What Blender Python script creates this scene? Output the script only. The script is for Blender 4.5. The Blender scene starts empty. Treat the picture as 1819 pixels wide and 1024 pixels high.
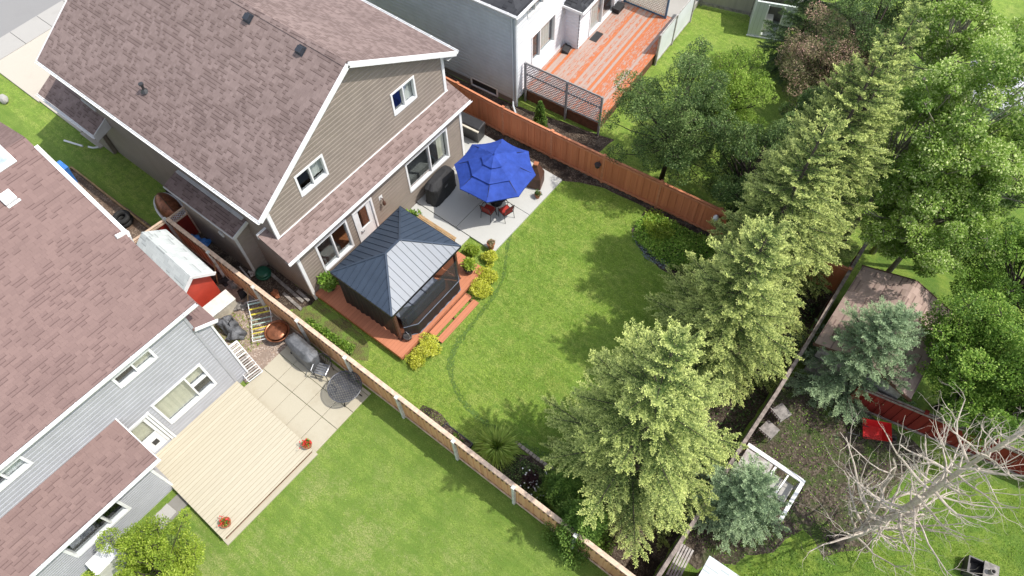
import bpy, math, random
import numpy as np
from mathutils import Vector, Matrix
R = math.radians
sc = bpy.context.scene
col = sc.collection
random.seed(7); RNG = np.random.default_rng(11)

# ------------------------------------------------------------------ camera, sky, sun
F = 1290.; TILT = R(31.26); ROLL = R(-1.69); YAW = R(39.3)
PCX, PCY = 909.5, 512.
CAM = np.array([15.32, -6.45, 24.5])
_fw = np.array([0, math.sin(TILT), -math.cos(TILT)]); _up = np.array([0, math.cos(TILT), math.sin(TILT)]); _rt = np.array([1, 0, 0.])
c_, s_ = math.cos(ROLL), math.sin(ROLL); _rt, _up = c_*_rt+s_*_up, -s_*_rt+c_*_up
Rz = np.array([[math.cos(YAW), -math.sin(YAW), 0], [math.sin(YAW), math.cos(YAW), 0], [0, 0, 1]])
RT, UP, FW = Rz@_rt, Rz@_up, Rz@_fw
cd = bpy.data.cameras.new('camera'); cam = bpy.data.objects.new('camera', cd); col.objects.link(cam)
cd.sensor_width = 36; cd.lens = 36*F/1819; cd.clip_end = 1500
M = Matrix(((RT[0], UP[0], -FW[0], CAM[0]), (RT[1], UP[1], -FW[1], CAM[1]), (RT[2], UP[2], -FW[2], CAM[2]), (0, 0, 0, 1)))
cam.matrix_world = M
sc.camera = cam
SUNV = Vector((.52, .30, 1.0)).normalized()
el = math.asin(SUNV.z); az = math.atan2(SUNV.x, SUNV.y)
w = bpy.data.worlds.new('World'); sc.world = w; w.use_nodes = True
nt = w.node_tree; bg = nt.nodes['Background']; sky = nt.nodes.new('ShaderNodeTexSky'); sky.sky_type = 'NISHITA'
sky.sun_disc = False; sky.sun_elevation = el; sky.sun_rotation = az; sky.air_density = 1.0; sky.dust_density = 1.5; sky.ozone_density = 1.0
hs_ = nt.nodes.new('ShaderNodeHueSaturation'); hs_.inputs['Saturation'].default_value = .5; hs_.inputs['Value'].default_value = 1.3  # bright broken cloud whitens the sky light
nt.links.new(sky.outputs[0], hs_.inputs['Color']); nt.links.new(hs_.outputs[0], bg.inputs[0]); bg.inputs[1].default_value = .15
sl = bpy.data.lights.new('sun', 'SUN'); sl.energy = 3.15; sl.angle = R(.6); sl.color = (1, .955, .88)
so = bpy.data.objects.new('sun', sl); col.objects.link(so); so.rotation_euler = SUNV.to_track_quat('Z', 'Y').to_euler(); so.location = (10, 10, 60)
sc.view_settings.view_transform = 'Standard'; sc.view_settings.look = 'None'; sc.view_settings.exposure = .52; sc.view_settings.gamma = 1
sc.cycles.max_bounces = 7; sc.cycles.transparent_max_bounces = 12; sc.cycles.caustics_reflective = False; sc.cycles.caustics_refractive = False

def ray(x, y): return RT*(x-PCX)/F-UP*(y-PCY)/F+FW
def G(x, y, z=0.):
    "world point seen at photo pixel (x, y) and lying at height z"
    d = ray(x, y); t = (z-CAM[2])/d[2]; p = CAM+t*d; return (float(p[0]), float(p[1]), float(z))

# ------------------------------------------------------------------ mesh helper
class MB:
    def __init__(s): s.v = []; s.f = []
    def pts(s, P, faces):
        b = len(s.v); s.v += [tuple(p) for p in P]; s.f += [tuple(b+i for i in f) for f in faces]; return s
    def hexa(s, P):
        return s.pts(P, [(3, 2, 1, 0), (4, 5, 6, 7), (0, 1, 5, 4), (1, 2, 6, 5), (2, 3, 7, 6), (3, 0, 4, 7)])
    def box(s, x0, y0, z0, x1, y1, z1, rz=0, about=None):
        P = [(x0, y0, z0), (x1, y0, z0), (x1, y1, z0), (x0, y1, z0), (x0, y0, z1), (x1, y0, z1), (x1, y1, z1), (x0, y1, z1)]
        if rz:
            cx, cy = about if about else ((x0+x1)/2, (y0+y1)/2); c, q = math.cos(rz), math.sin(rz)
            P = [(cx+(x-cx)*c-(y-cy)*q, cy+(x-cx)*q+(y-cy)*c, z) for x, y, z in P]
        return s.hexa(P)
    def bar(s, a, b, wd, ht, up=(0, 0, 1)):
        a = Vector(a); b = Vector(b); d = (b-a).normalized(); u = Vector(up)
        if abs(d.dot(u)) > .98: u = Vector((1, 0, 0))
        sd = d.cross(u).normalized()*wd/2; uu = sd.cross(d).normalized()*ht/2
        return s.hexa([a-sd-uu, a+sd-uu, a+sd+uu, a-sd+uu, b-sd-uu, b+sd-uu, b+sd+uu, b-sd+uu])
    def prism(s, poly, z0, z1):
        n = len(poly); P = [(p[0], p[1], z0) for p in poly]+[(p[0], p[1], z1) for p in poly]
        return s.pts(P, [tuple(range(n-1, -1, -1)), tuple(range(n, 2*n))]+[(i, (i+1) % n, n+(i+1) % n, n+i) for i in range(n)])
    def slab(s, poly, off):
        "3D polygon given thickness by the vector off"
        n = len(poly); o = Vector(off); P = [tuple(Vector(p)) for p in poly]+[tuple(Vector(p)+o) for p in poly]
        return s.pts(P, [tuple(range(n)), tuple(range(2*n-1, n-1, -1))]+[(i, n+i, n+(i+1) % n, (i+1) % n) for i in range(n)])
    def tube(s, pts, rad, n=6, cap=True):
        P = [Vector(p) for p in pts]; rs = rad if hasattr(rad, '__len__') else [rad]*len(P); b = len(s.v)
        u = None
        for i, p in enumerate(P):
            d = (P[min(i+1, len(P)-1)]-P[max(i-1, 0)]).normalized()
            if u is None: u = d.orthogonal().normalized()
            u = (u-d*u.dot(d)); u = u.normalized() if u.length > 1e-6 else d.orthogonal().normalized(); v = d.cross(u)
            for k in range(n):
                a = 2*math.pi*k/n; s.v.append(tuple(p+(u*math.cos(a)+v*math.sin(a))*rs[i]))
        for i in range(len(P)-1):
            for k in range(n):
                s.f.append((b+i*n+k, b+i*n+(k+1) % n, b+(i+1)*n+(k+1) % n, b+(i+1)*n+k))
        if cap: s.f.append(tuple(b+k for k in range(n-1, -1, -1))); s.f.append(tuple(b+(len(P)-1)*n+k for k in range(n)))
        return s
    def lathe(s, prof, cx=0, cy=0, n=20, sx=1, sy=1):
        b = len(s.v)
        for r, z in prof:
            for k in range(n): a = 2*math.pi*k/n; s.v.append((cx+r*sx*math.cos(a), cy+r*sy*math.sin(a), z))
        for i in range(len(prof)-1):
            for k in range(n): s.f.append((b+i*n+k, b+i*n+(k+1) % n, b+(i+1)*n+(k+1) % n, b+(i+1)*n+k))
        s.f.append(tuple(b+k for k in range(n-1, -1, -1))); s.f.append(tuple(b+(len(prof)-1)*n+k for k in range(n)))
        return s
    def torus(s, c, r, q, n=24, m=8):
        b = len(s.v)
        for i in range(n):
            a = 2*math.pi*i/n
            for j in range(m):
                t = 2*math.pi*j/m; rr = r+q*math.cos(t); s.v.append((c[0]+rr*math.cos(a), c[1]+rr*math.sin(a), c[2]+q*math.sin(t)))
        for i in range(n):
            for j in range(m): s.f.append((b+i*m+j, b+((i+1) % n)*m+j, b+((i+1) % n)*m+(j+1) % m, b+i*m+(j+1) % m))
        return s
    def blob(s, c, r, rough=.15, n=14, m=9, seed=0, flat=0):
        rg = random.Random(seed); b = len(s.v)
        ph = [rg.uniform(0, 6.28) for _ in range(6)]
        for j in range(m+1):
            t = math.pi*j/m
            for i in range(n):
                a = 2*math.pi*i/n
                k = 1+rough*(math.sin(3*a+ph[0]+2*t)+math.sin(5*a+ph[1]-3*t)*.6+math.sin(2*a+ph[2]+4*t)*.5)*math.sin(t)
                z = c[2]+r[2]*math.cos(t)*k
                if flat and z < c[2]-r[2]*flat: z = c[2]-r[2]*flat
                s.v.append((c[0]+r[0]*math.sin(t)*math.cos(a)*k, c[1]+r[1]*math.sin(t)*math.sin(a)*k, z))
        for j in range(m):
            for i in range(n): s.f.append((b+j*n+i, b+(j+1)*n+i, b+(j+1)*n+(i+1) % n, b+j*n+(i+1) % n))
        return s
    def build(s, name, m, parent=None, smooth=False, bevel=0):
        me = bpy.data.meshes.new(name); me.from_pydata(s.v, [], s.f); me.update()
        nv = len(me.loops); co = np.empty(len(me.vertices)*3, np.float32); me.vertices.foreach_get('co', co); co = co.reshape(-1, 3)
        li = np.empty(nv, np.int32); me.loops.foreach_get('vertex_index', li)
        nr = np.empty(len(me.polygons)*3, np.float32); me.polygons.foreach_get('normal', nr); nr = nr.reshape(-1, 3)
        lt = np.empty(len(me.polygons), np.int32); me.polygons.foreach_get('loop_total', lt)
        N = np.repeat(nr, lt, 0); U = np.stack([-N[:, 1], N[:, 0], 0*N[:, 0]], 1); L = np.linalg.norm(U, axis=1); bad = L < .05
        U[bad] = (1, 0, 0); L[bad] = 1; U /= L[:, None]; V = np.cross(N, U); P = co[li]
        uv = me.uv_layers.new(name='UVMap'); uv.data.foreach_set('uv', np.stack([(P*U).sum(1), (P*V).sum(1)], 1).astype(np.float32).ravel())
        if smooth: me.polygons.foreach_set('use_smooth', [True]*len(me.polygons))
        me.materials.append(m)
        o = bpy.data.objects.new(name, me); col.objects.link(o)
        if parent: o.parent = parent
        if bevel:
            bv = o.modifiers.new('bevel', 'BEVEL'); bv.width = bevel; bv.segments = 2; bv.limit_method = 'ANGLE'
        return o

def thing(name, label, cat, loc=(0, 0, 0), rz=0, group=None):
    o = bpy.data.objects.new(name, None); col.objects.link(o); o.empty_display_size = .2
    o.location = loc; o.rotation_euler = (0, 0, rz); o['label'] = label; o['category'] = cat
    if group: o['group'] = group
    return o
def tag(o, label, cat, group=None, loc=None, rz=0):
    o['label'] = label; o['category'] = cat
    if group: o['group'] = group
    if loc is not None: o.location = loc
    o.rotation_euler = (0, 0, rz); return o
def struct(o): o['kind'] = 'structure'; return o
def dup(root, loc, rz, label, group=None):
    r = root.copy(); col.objects.link(r); r.location = loc; r.rotation_euler = (0, 0, rz); r['label'] = label
    if group: r['group'] = group
    for ch in list(root.children):
        c = ch.copy(); col.objects.link(c); c.parent = r
        for g in list(ch.children): d = g.copy(); col.objects.link(d); d.parent = c
    return r

# ------------------------------------------------------------------ materials
def nodes(name):
    m = bpy.data.materials.new(name); m.use_nodes = True; t = m.node_tree; return m, t, t.nodes['Principled BSDF']
def mk(t, typ, **kw):
    n = t.nodes.new(typ)
    for k, v in kw.items():
        if k in n.inputs: n.inputs[k].default_value = v
        else: setattr(n, k, v)
    return n
def L(t, a, b): t.links.new(a, b)
def mixc(t, fac, a, b, mode='MIX'):
    n = t.nodes.new('ShaderNodeMix'); n.data_type = 'RGBA'; n.blend_type = mode
    for s, v in ((n.inputs[0], fac), (n.inputs[6], a), (n.inputs[7], b)):
        if hasattr(v, 'is_output'): L(t, v, s)
        else: s.default_value = (*v, 1) if isinstance(v, tuple) and len(v) == 3 else v
    return n.outputs[2]
def ramp(t, fac, lo, hi):
    n = t.nodes.new('ShaderNodeMapRange'); L(t, fac, n.inputs[0]); n.inputs[1].default_value = lo; n.inputs[2].default_value = hi; n.interpolation_type = 'SMOOTHSTEP'; return n.outputs[0]
def noise(t, scale, detail=4, rough=.6, coord=None, stretch=None):
    n = mk(t, 'ShaderNodeTexNoise'); n.inputs['Scale'].default_value = scale; n.inputs['Detail'].default_value = detail; n.inputs['Roughness'].default_value = rough
    co = coord if coord is not None else tc(t)
    if stretch:
        mp = t.nodes.new('ShaderNodeMapping'); mp.inputs['Scale'].default_value = stretch; L(t, co, mp.inputs[0]); co = mp.outputs[0]
    L(t, co, n.inputs['Vector']); return n.outputs[0]
def tc(t, which='Object'):
    for n in t.nodes:
        if n.type == 'TEX_COORD': return n.outputs[which]
    return t.nodes.new('ShaderNodeTexCoord').outputs[which]
def bump(t, h, bsdf, st=.3, dist=.02):
    b = t.nodes.new('ShaderNodeBump'); b.inputs['Strength'].default_value = st; b.inputs['Distance'].default_value = dist
    L(t, h, b.inputs['Height']); L(t, b.outputs[0], bsdf.inputs['Normal'])
def plain(name, c, rough=.6, var=.12, sc_=6, metal=0, bmp=.1, spec=.5, c2=None, stretch=None):
    m, t, b = nodes(name); n = noise(t, sc_, 5, .65, stretch=stretch); f = ramp(t, n, .3, .7)
    k2 = c2 or tuple(x*(1-var*2) for x in c)
    L(t, mixc(t, f, k2, tuple(min(1, x*(1+var*.6)) for x in c) if not c2 else c), b.inputs['Base Color'])
    b.inputs['Roughness'].default_value = rough; b.inputs['Metallic'].default_value = metal; b.inputs['Specular IOR Level'].default_value = spec
    if bmp: bump(t, noise(t, sc_*12, 4, .7), b, bmp, .01)
    return m

def shingles(name, c1, c2, dark, row=.143, wid=.30, dash=.5, big=.2, band=.28):
    m, t, b = nodes(name); uv = tc(t, 'UV')
    def brick(bw, rh, mort, off, sx=0):
        mp = t.nodes.new('ShaderNodeMapping'); mp.inputs['Location'].default_value = (sx, 0, 0); L(t, uv, mp.inputs[0])
        n = t.nodes.new('ShaderNodeTexBrick'); L(t, mp.outputs[0], n.inputs[0]); n.offset = off; n.offset_frequency = 2
        n.inputs['Scale'].default_value = 1; n.inputs['Mortar Size'].default_value = mort; n.inputs['Brick Width'].default_value = bw; n.inputs['Row Height'].default_value = rh
        n.inputs['Mortar Smooth'].default_value = .1; return n
    # base shingle colour varies tab by tab: a white noise on the brick cell
    sep = t.nodes.new('ShaderNodeSeparateXYZ'); L(t, uv, sep.inputs[0])
    def mth(op, a, b_=None, c=None):
        n = t.nodes.new('ShaderNodeMath'); n.operation = op
        for i, v in enumerate((a, b_, c)):
            if v is None: continue
            if hasattr(v, 'is_output'): L(t, v, n.inputs[i])
            else: n.inputs[i].default_value = v
        return n.outputs[0]
    rw = mth('FLOOR', mth('DIVIDE', sep.outputs[1], row)); wn0 = t.nodes.new('ShaderNodeTexWhiteNoise'); wn0.noise_dimensions = '1D'; L(t, rw, wn0.inputs['W'])
    u = mth('ADD', mth('DIVIDE', sep.outputs[0], wid), mth('MULTIPLY', wn0.outputs[0], 7.3))
    # warp the tab widths
    u2 = mth('ADD', u, mth('MULTIPLY', mth('SINE', mth('MULTIPLY', u, 2.4)), .22))
    cell = mth('FLOOR', u2); cv = t.nodes.new('ShaderNodeCombineXYZ'); L(t, cell, cv.inputs[0]); L(t, rw, cv.inputs[1])
    wn = t.nodes.new('ShaderNodeTexWhiteNoise'); wn.noise_dimensions = '2D'; L(t, cv.outputs[0], wn.inputs[0])
    base = mixc(t, wn.outputs[0], c1, c2)
    fv = mth('FRACT', mth('DIVIDE', sep.outputs[1], row)); fu = mth('FRACT', u2)
    # printed shade band low on some of the tabs and the gap lines (part of the shingle itself)
    band = mth('MULTIPLY', mth('LESS_THAN', fv, band), mth('GREATER_THAN', wn.outputs[0], 1-dash))
    base = mixc(t, mth('MULTIPLY', band, .75), base, dark)
    gap = mth('MULTIPLY', mth('LESS_THAN', fu, .05), .35); base = mixc(t, gap, base, dark)
    base = mixc(t, mth('MULTIPLY', ramp(t, noise(t, .7, 5, .6), .4, .7), big), base, tuple(x*.72 for x in dark))
    base = mixc(t, mth('MULTIPLY', ramp(t, noise(t, 60, 2, .7), .45, .75), .25), base, tuple(min(1, x*1.5) for x in c2))
    L(t, base, b.inputs['Base Color']); b.inputs['Roughness'].default_value = .93; b.inputs['Specular IOR Level'].default_value = .25
    h = mth('ADD', mth('MULTIPLY', fv, -.8), mth('MULTIPLY', wn.outputs[0], .35)); h = mth('ADD', h, mth('MULTIPLY', noise(t, 90, 2, .6), .25))
    bump(t, h, b, .7, .012); return m

def boards(name, c1, c2, wid=.14, along='u', gapc=(.02, .015, .01), rough=.7, worn=None, wornamt=.5, gapw=.05, gapmix=.8, wsc=.9):
    m, t, b = nodes(name); uv = tc(t, 'UV'); sep = t.nodes.new('ShaderNodeSeparateXYZ'); L(t, uv, sep.inputs[0])
    def mth(op, a, b_=None):
        n = t.nodes.new('ShaderNodeMath'); n.operation = op
        for i, v in enumerate((a, b_)):
            if v is None: continue
            if hasattr(v, 'is_output'): L(t, v, n.inputs[i])
            else: n.inputs[i].default_value = v
        return n.outputs[0]
    ac = sep.outputs[0] if along == 'v' else sep.outputs[1]; q = mth('DIVIDE', ac, wid)
    wn = t.nodes.new('ShaderNodeTexWhiteNoise'); wn.noise_dimensions = '1D'; L(t, mth('FLOOR', q), wn.inputs['W'])
    base = mixc(t, wn.outputs[0], c1, c2)
    st = (1, 14, 1) if along == 'u' else (14, 1, 1)
    gr = noise(t, 2.2, 6, .7, coord=uv, stretch=st); base = mixc(t, mth('MULTIPLY', ramp(t, gr, .35, .75), .28), base, tuple(x*.55 for x in c1))
    if worn:
        st2 = (1, 6, 1) if along == 'u' else (6, 1, 1)
        wv = noise(t, wsc, 7, .72, coord=uv, stretch=st2); wv = mth('ADD', mth('MULTIPLY', wn.outputs[0], .28), wv)
        base = mixc(t, ramp(t, wv, .60-.12*wornamt, .70-.12*wornamt), base, worn)
    fr = mth('FRACT', q); gp = mth('LESS_THAN', fr, gapw); base = mixc(t, mth('MULTIPLY', gp, gapmix), base, gapc)
    L(t, base, b.inputs['Base Color']); b.inputs['Roughness'].default_value = rough; b.inputs['Specular IOR Level'].default_value = .3
    h = mth('ADD', mth('MULTIPLY', gp, -1.0), mth('MULTIPLY', gr, .25)); bump(t, h, b, .5, .012); return m

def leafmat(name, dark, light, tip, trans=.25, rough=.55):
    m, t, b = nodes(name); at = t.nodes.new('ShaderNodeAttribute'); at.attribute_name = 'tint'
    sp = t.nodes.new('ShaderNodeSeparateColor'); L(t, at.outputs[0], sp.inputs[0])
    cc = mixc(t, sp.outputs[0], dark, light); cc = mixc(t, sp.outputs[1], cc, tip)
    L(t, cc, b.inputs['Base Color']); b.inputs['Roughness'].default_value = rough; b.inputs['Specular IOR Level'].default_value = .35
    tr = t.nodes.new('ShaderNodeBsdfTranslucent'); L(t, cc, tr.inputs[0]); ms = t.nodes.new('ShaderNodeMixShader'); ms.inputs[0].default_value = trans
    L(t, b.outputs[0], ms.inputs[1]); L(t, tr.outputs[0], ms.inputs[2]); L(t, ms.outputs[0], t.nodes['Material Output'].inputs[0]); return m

def grassmat(name):
    m, t, b = nodes(name)
    lush, mid, dry, bare = (.185, .345, .038), (.325, .465, .066), (.430, .480, .125), (.44, .41, .20)
    big = noise(t, .22, 5, .6); md = noise(t, 1.6, 6, .7); fine = noise(t, 22, 5, .75); ff = noise(t, 70, 3, .8)
    c = mixc(t, ramp(t, big, .40, .58), lush, mid); c = mixc(t, ramp(t, md, .46, .62), c, dry); c = mixc(t, ramp(t, noise(t, 3.3, 5, .7), .50, .66), c, tuple(x*.55 for x in lush)); c = mixc(t, ramp(t, noise(t, 9, 4, .7), .52, .66), c, tuple(x*1.15 for x in dry))
    # drier turf in the near neighbour's lawn and far corner
    sp = t.nodes.new('ShaderNodeSeparateXYZ'); L(t, tc(t), sp.inputs[0]); mr = t.nodes.new('ShaderNodeMapRange'); L(t, sp.outputs[1], mr.inputs[0]); mr.inputs[1].default_value = -1.6; mr.inputs[2].default_value = -5.5
    ml = t.nodes.new('ShaderNodeMath'); ml.operation = 'MULTIPLY'; mr.inputs[4].default_value = .85; L(t, mr.outputs[0], ml.inputs[0]); L(t, ramp(t, noise(t, .7, 8, .85), .47, .60), ml.inputs[1])
    nl = mixc(t, ramp(t, noise(t, 1.1, 6, .7), .40, .60), (.085, .185, .026), (.255, .365, .068)); nm = t.nodes.new('ShaderNodeMapRange'); L(t, sp.outputs[1], nm.inputs[0]); nm.inputs[1].default_value = -1.5; nm.inputs[2].default_value = -1.7
    nf = t.nodes.new('ShaderNodeMath'); nf.operation = 'MULTIPLY'; nf.inputs[1].default_value = .95; L(t, nm.outputs[0], nf.inputs[0]); c = mixc(t, nf.outputs[0], c, nl)
    dk = t.nodes.new('ShaderNodeMath'); dk.operation = 'MULTIPLY'; dk.inputs[1].default_value = .85; L(t, ramp(t, noise(t, 4.2, 4, .65), .52, .63), dk.inputs[0]); c = mixc(t, dk.outputs[0], c, (.095, .200, .026))
    c = mixc(t, ml.outputs[0], c, bare)
    c = mixc(t, ramp(t, fine, .38, .62), tuple(x*.45 for x in lush), c)
    f2 = t.nodes.new('ShaderNodeMath'); f2.operation = 'MULTIPLY'; f2.inputs[1].default_value = .6; L(t, ramp(t, ff, .35, .7), f2.inputs[0])
    c = mixc(t, f2.outputs[0], c, (.42, .55, .12))
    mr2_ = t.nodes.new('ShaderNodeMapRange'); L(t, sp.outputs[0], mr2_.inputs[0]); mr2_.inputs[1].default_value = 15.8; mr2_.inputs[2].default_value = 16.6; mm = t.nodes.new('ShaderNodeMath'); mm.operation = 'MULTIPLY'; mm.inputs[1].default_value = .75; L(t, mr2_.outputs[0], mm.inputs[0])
    c = mixc(t, mm.outputs[0], c, mixc(t, ramp(t, noise(t, .9, 7, .75), .42, .62), (.095, .185, .028), (.24, .33, .05)))  # turf behind the red fence, with partial tree shade painted in as deeper green
    mw = t.nodes.new('ShaderNodeMath'); mw.operation = 'MULTIPLY'; mw.inputs[1].default_value = .30; L(t, ramp(t, noise(t, 1.0, 3, .6, stretch=(.35, 5.5, 1)), .48, .60), mw.inputs[0]); c = mixc(t, mw.outputs[0], c, (.12, .24, .03))  # mower passes
    L(t, c, b.inputs['Base Color']); b.inputs['Roughness'].default_value = .8; b.inputs['Specular IOR Level'].default_value = .2
    ad = t.nodes.new('ShaderNodeMath'); ad.operation = 'ADD'; L(t, fine, ad.inputs[0]); L(t, ff, ad.inputs[1]); bump(t, ad.outputs[0], b, .9, .05); return m

def speckle(name, cs, scale=40, rough=.9, bmp=.8, dist=.02):
    "gravel, soil, mulch: voronoi cells in several colours"
    m, t, b = nodes(name); v = t.nodes.new('ShaderNodeTexVoronoi'); v.inputs['Scale'].default_value = scale; L(t, tc(t), v.inputs[0])
    s = t.nodes.new('ShaderNodeSeparateColor'); L(t, v.outputs['Color'], s.inputs[0])
    c = mixc(t, s.outputs[0], cs[0], cs[1]); c = mixc(t, ramp(t, s.outputs[1], .5, .9), c, cs[2]); c = mixc(t, ramp(t, noise(t, 1.3, 5, .7), .45, .65), c, cs[3])
    L(t, c, b.inputs['Base Color']); b.inputs['Roughness'].default_value = rough; b.inputs['Specular IOR Level'].default_value = .2; bump(t, v.outputs['Distance'], b, bmp, dist); return m

def concrete(name, c, joints=None, stain=(.2, .18, .15), amt=.3):
    m, t, b = nodes(name); n1 = noise(t, 1.2, 7, .7); n2 = noise(t, 50, 4, .7)
    cc = mixc(t, ramp(t, n2, .3, .7), tuple(x*.9 for x in c), c); f = t.nodes.new('ShaderNodeMath'); f.operation = 'MULTIPLY'; f.inputs[1].default_value = amt
    L(t, ramp(t, n1, .48, .75), f.inputs[0]); cc = mixc(t, f.outputs[0], cc, stain)
    L(t, cc, b.inputs['Base Color']); b.inputs['Roughness'].default_value = .85; b.inputs['Specular IOR Level'].default_value = .3; bump(t, n2, b, .25, .006); return m

def glassmat(name, tint=(.95, .97, .97), rough=.03):
    m, t, b = nodes(name); g = t.nodes.new('ShaderNodeBsdfGlossy'); g.inputs[1].default_value = rough; g.inputs[0].default_value = (.9, .95, 1, 1)
    tr = t.nodes.new('ShaderNodeBsdfTransparent'); tr.inputs[0].default_value = (*tint, 1); lf = t.nodes.new('ShaderNodeLayerWeight'); lf.inputs[0].default_value = .5; pw = t.nodes.new('ShaderNodeMath'); pw.operation = 'POWER'; L(t, lf.outputs['Facing'], pw.inputs[0]); pw.inputs[1].default_value = 3.2; lw = t.nodes.new('ShaderNodeMath'); lw.operation = 'MULTIPLY_ADD'; L(t, pw.outputs[0], lw.inputs[0]); lw.inputs[1].default_value = .55; lw.inputs[2].default_value = .05
    ms = t.nodes.new('ShaderNodeMixShader'); L(t, lw.outputs[0], ms.inputs[0]); L(t, tr.outputs[0], ms.inputs[1]); L(t, g.outputs[0], ms.inputs[2]); L(t, ms.outputs[0], t.nodes['Material Output'].inputs[0]); return m
def netmat(name, c, alpha):
    m, t, b = nodes(name); b.inputs['Base Color'].default_value = (*c, 1); b.inputs['Roughness'].default_value = .7; b.inputs['Alpha'].default_value = alpha; return m

K = {}
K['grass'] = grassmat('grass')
K['roof_a'] = shingles('taupe_house_shingles', (.262, .196, .180), (.185, .134, .122), (.075, .050, .046), row=.125, wid=.165, dash=.45, band=.22)
K['roof_b'] = shingles('rose_shingles', (.215, .145, .131), (.180, .120, .110), (.100, .063, .058), row=.115, wid=.24, dash=.34, big=.12, band=.22)
K['roof_dark'] = shingles('charcoal_shingles', (.060, .062, .068), (.035, .036, .042), (.012, .012, .014), row=.15, wid=.3)
K['roof_white'] = shingles('pale_shingles', (.62, .66, .66), (.50, .54, .55), (.30, .33, .33), row=.15, wid=.3, dash=.25, big=.1)
K['roof_brown'] = shingles('brown_shingles', (.42, .31, .27), (.32, .235, .20), (.15, .10, .09), row=.17, wid=.35)
K['siding_t'] = plain('taupe_siding', (.255, .212, .178), .55, .05, 1.5, bmp=.04)
K['siding_w'] = plain('white_siding', (.385, .388, .415), .5, .05, 1.5, bmp=.03)
K['siding_g'] = plain('blue_grey_siding', (.52, .565, .60), .5, .05, 1.5, bmp=.03)
K['siding_n'] = plain('bright_white_siding', (.72, .74, .78), .5, .04, 1.5, bmp=.03)
K['white'] = plain('white_paint', (.80, .80, .80), .4, .04, 3, bmp=.02)
K['cream'] = plain('cream_blind', (.60, .56, .42), .8, .04, 3, bmp=0)
K['curtain'] = plain('white_curtain', (.60, .60, .56), .9, .1, 2, bmp=.1, stretch=(9, 9, .3))
K['glass'] = glassmat('window_glass')
K['dark_room'] = plain('dark_interior', (.05, .045, .04), .9, .1, 2, bmp=0)
K['wood_floor'] = boards('interior_wood_floor', (.35, .13, .05), (.26, .09, .035), .12, 'u')
K['grey_int'] = plain('grey_carpet', (.16, .165, .16), .95, .1, 3, bmp=.1)
K['soffit'] = plain('soffit', (.55, .55, .54), .6, .05, 3, bmp=.03)
K['concrete'] = concrete('patio_concrete', (.50, .50, .475), amt=.12)
K['drive'] = concrete('driveway_concrete', (.50, .455, .385), amt=.12)
K['walk'] = concrete('sidewalk_concrete', (.40, .385, .36), amt=.18)
K['road'] = concrete('road_asphalt', (.26, .255, .25), amt=.15, stain=(.2, .19, .19))
K['paver'] = concrete('paver_stone', (.455, .415, .32), amt=.35, stain=(.30, .25, .17))
K['found'] = concrete('foundation_concrete', (.24, .23, .21), amt=.4)
K['fence_o'] = boards('orange_fence_boards', (.64, .225, .105), (.50, .165, .075), .14, 'v', gapc=(.14, .04, .02), gapmix=.0)
K['fence_o2'] = plain('orange_fence_trim', (.58, .22, .11), .7, .12, 4, stretch=(1, 1, 4))
K['fence_c'] = boards('cedar_fence_boards', (.72, .41, .225), (.58, .305, .155), .14, 'v', gapc=(.12, .05, .02), gapmix=.0)
K['fence_c2'] = plain('cedar_cap_rail', (.62, .46, .34), .7, .15, 5)
K['fence_post'] = plain('pale_painted_post', (.62, .62, .58), .6, .15, 6)
K['fence_r'] = boards('dark_red_fence_boards', (.22, .022, .014), (.165, .018, .012), .14, 'v', gapc=(.05, .01, .008), gapmix=.0)
K['fence_g'] = boards('grey_fence_boards', (.36, .34, .29), (.30, .285, .25), .14, 'v', gapmix=0)
K['old_white'] = plain('weathered_white_wood', (.50, .48, .46), .85, .3, 5, c2=(.26, .23, .21))
K['old_cap'] = plain('weathered_grey_cap', (.26, .21, .185), .85, .25, 7)
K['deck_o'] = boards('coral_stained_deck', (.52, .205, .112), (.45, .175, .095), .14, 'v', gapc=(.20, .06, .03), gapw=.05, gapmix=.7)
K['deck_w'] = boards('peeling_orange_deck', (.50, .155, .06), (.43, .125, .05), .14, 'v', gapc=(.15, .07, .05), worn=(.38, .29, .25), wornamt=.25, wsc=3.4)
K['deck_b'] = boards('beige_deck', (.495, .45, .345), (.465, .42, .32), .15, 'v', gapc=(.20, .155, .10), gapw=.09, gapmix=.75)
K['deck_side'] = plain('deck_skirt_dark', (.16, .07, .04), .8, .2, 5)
K['metal_blue'] = plain('slate_blue_metal_roof', (.042, .060, .090), .42, .06, 2, metal=.1, bmp=.03, spec=.6)
K['black_metal'] = plain('black_metal', (.02, .02, .022), .45, .1, 6, metal=.3, bmp=.03)
K['black_cloth'] = plain('black_cover_cloth', (.022, .022, .024), .75, .2, 5, bmp=.2)
K['grey_cloth'] = plain('grey_cover_cloth', (.13, .135, .145), .6, .25, 4, bmp=.25)
K['net'] = netmat('black_insect_net', (.022, .026, .034), .76)
K['netd'] = netmat('dense_black_curtain', (.012, .012, .014), .97)
K['blue'] = plain('royal_blue_canvas', (.030, .068, .33), .75, .12, 3, bmp=.2, spec=.2)
K['red_c'] = plain('red_cushion', (.40, .03, .02), .8, .1, 6)
K['vent'] = plain('black_vent_plastic', (.03, .035, .045), .35, .1, 6, spec=.5)
K['sofa'] = plain('blue_grey_cushion', (.20, .23, .30), .9, .15, 5)
K['brown'] = plain('dark_brown_cover', (.10, .045, .03), .6, .15, 5)
K['terra'] = plain('terracotta', (.36, .13, .06), .8, .15, 8)
K['pot_d'] = plain('dark_pot', (.05, .045, .045), .5, .2, 8)
K['copper'] = plain('rusty_copper', (.36, .14, .07), .38, .3, 4, metal=.6)
K['plastic_d'] = plain('dark_plastic', (.035, .035, .037), .45, .1, 5)
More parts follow.
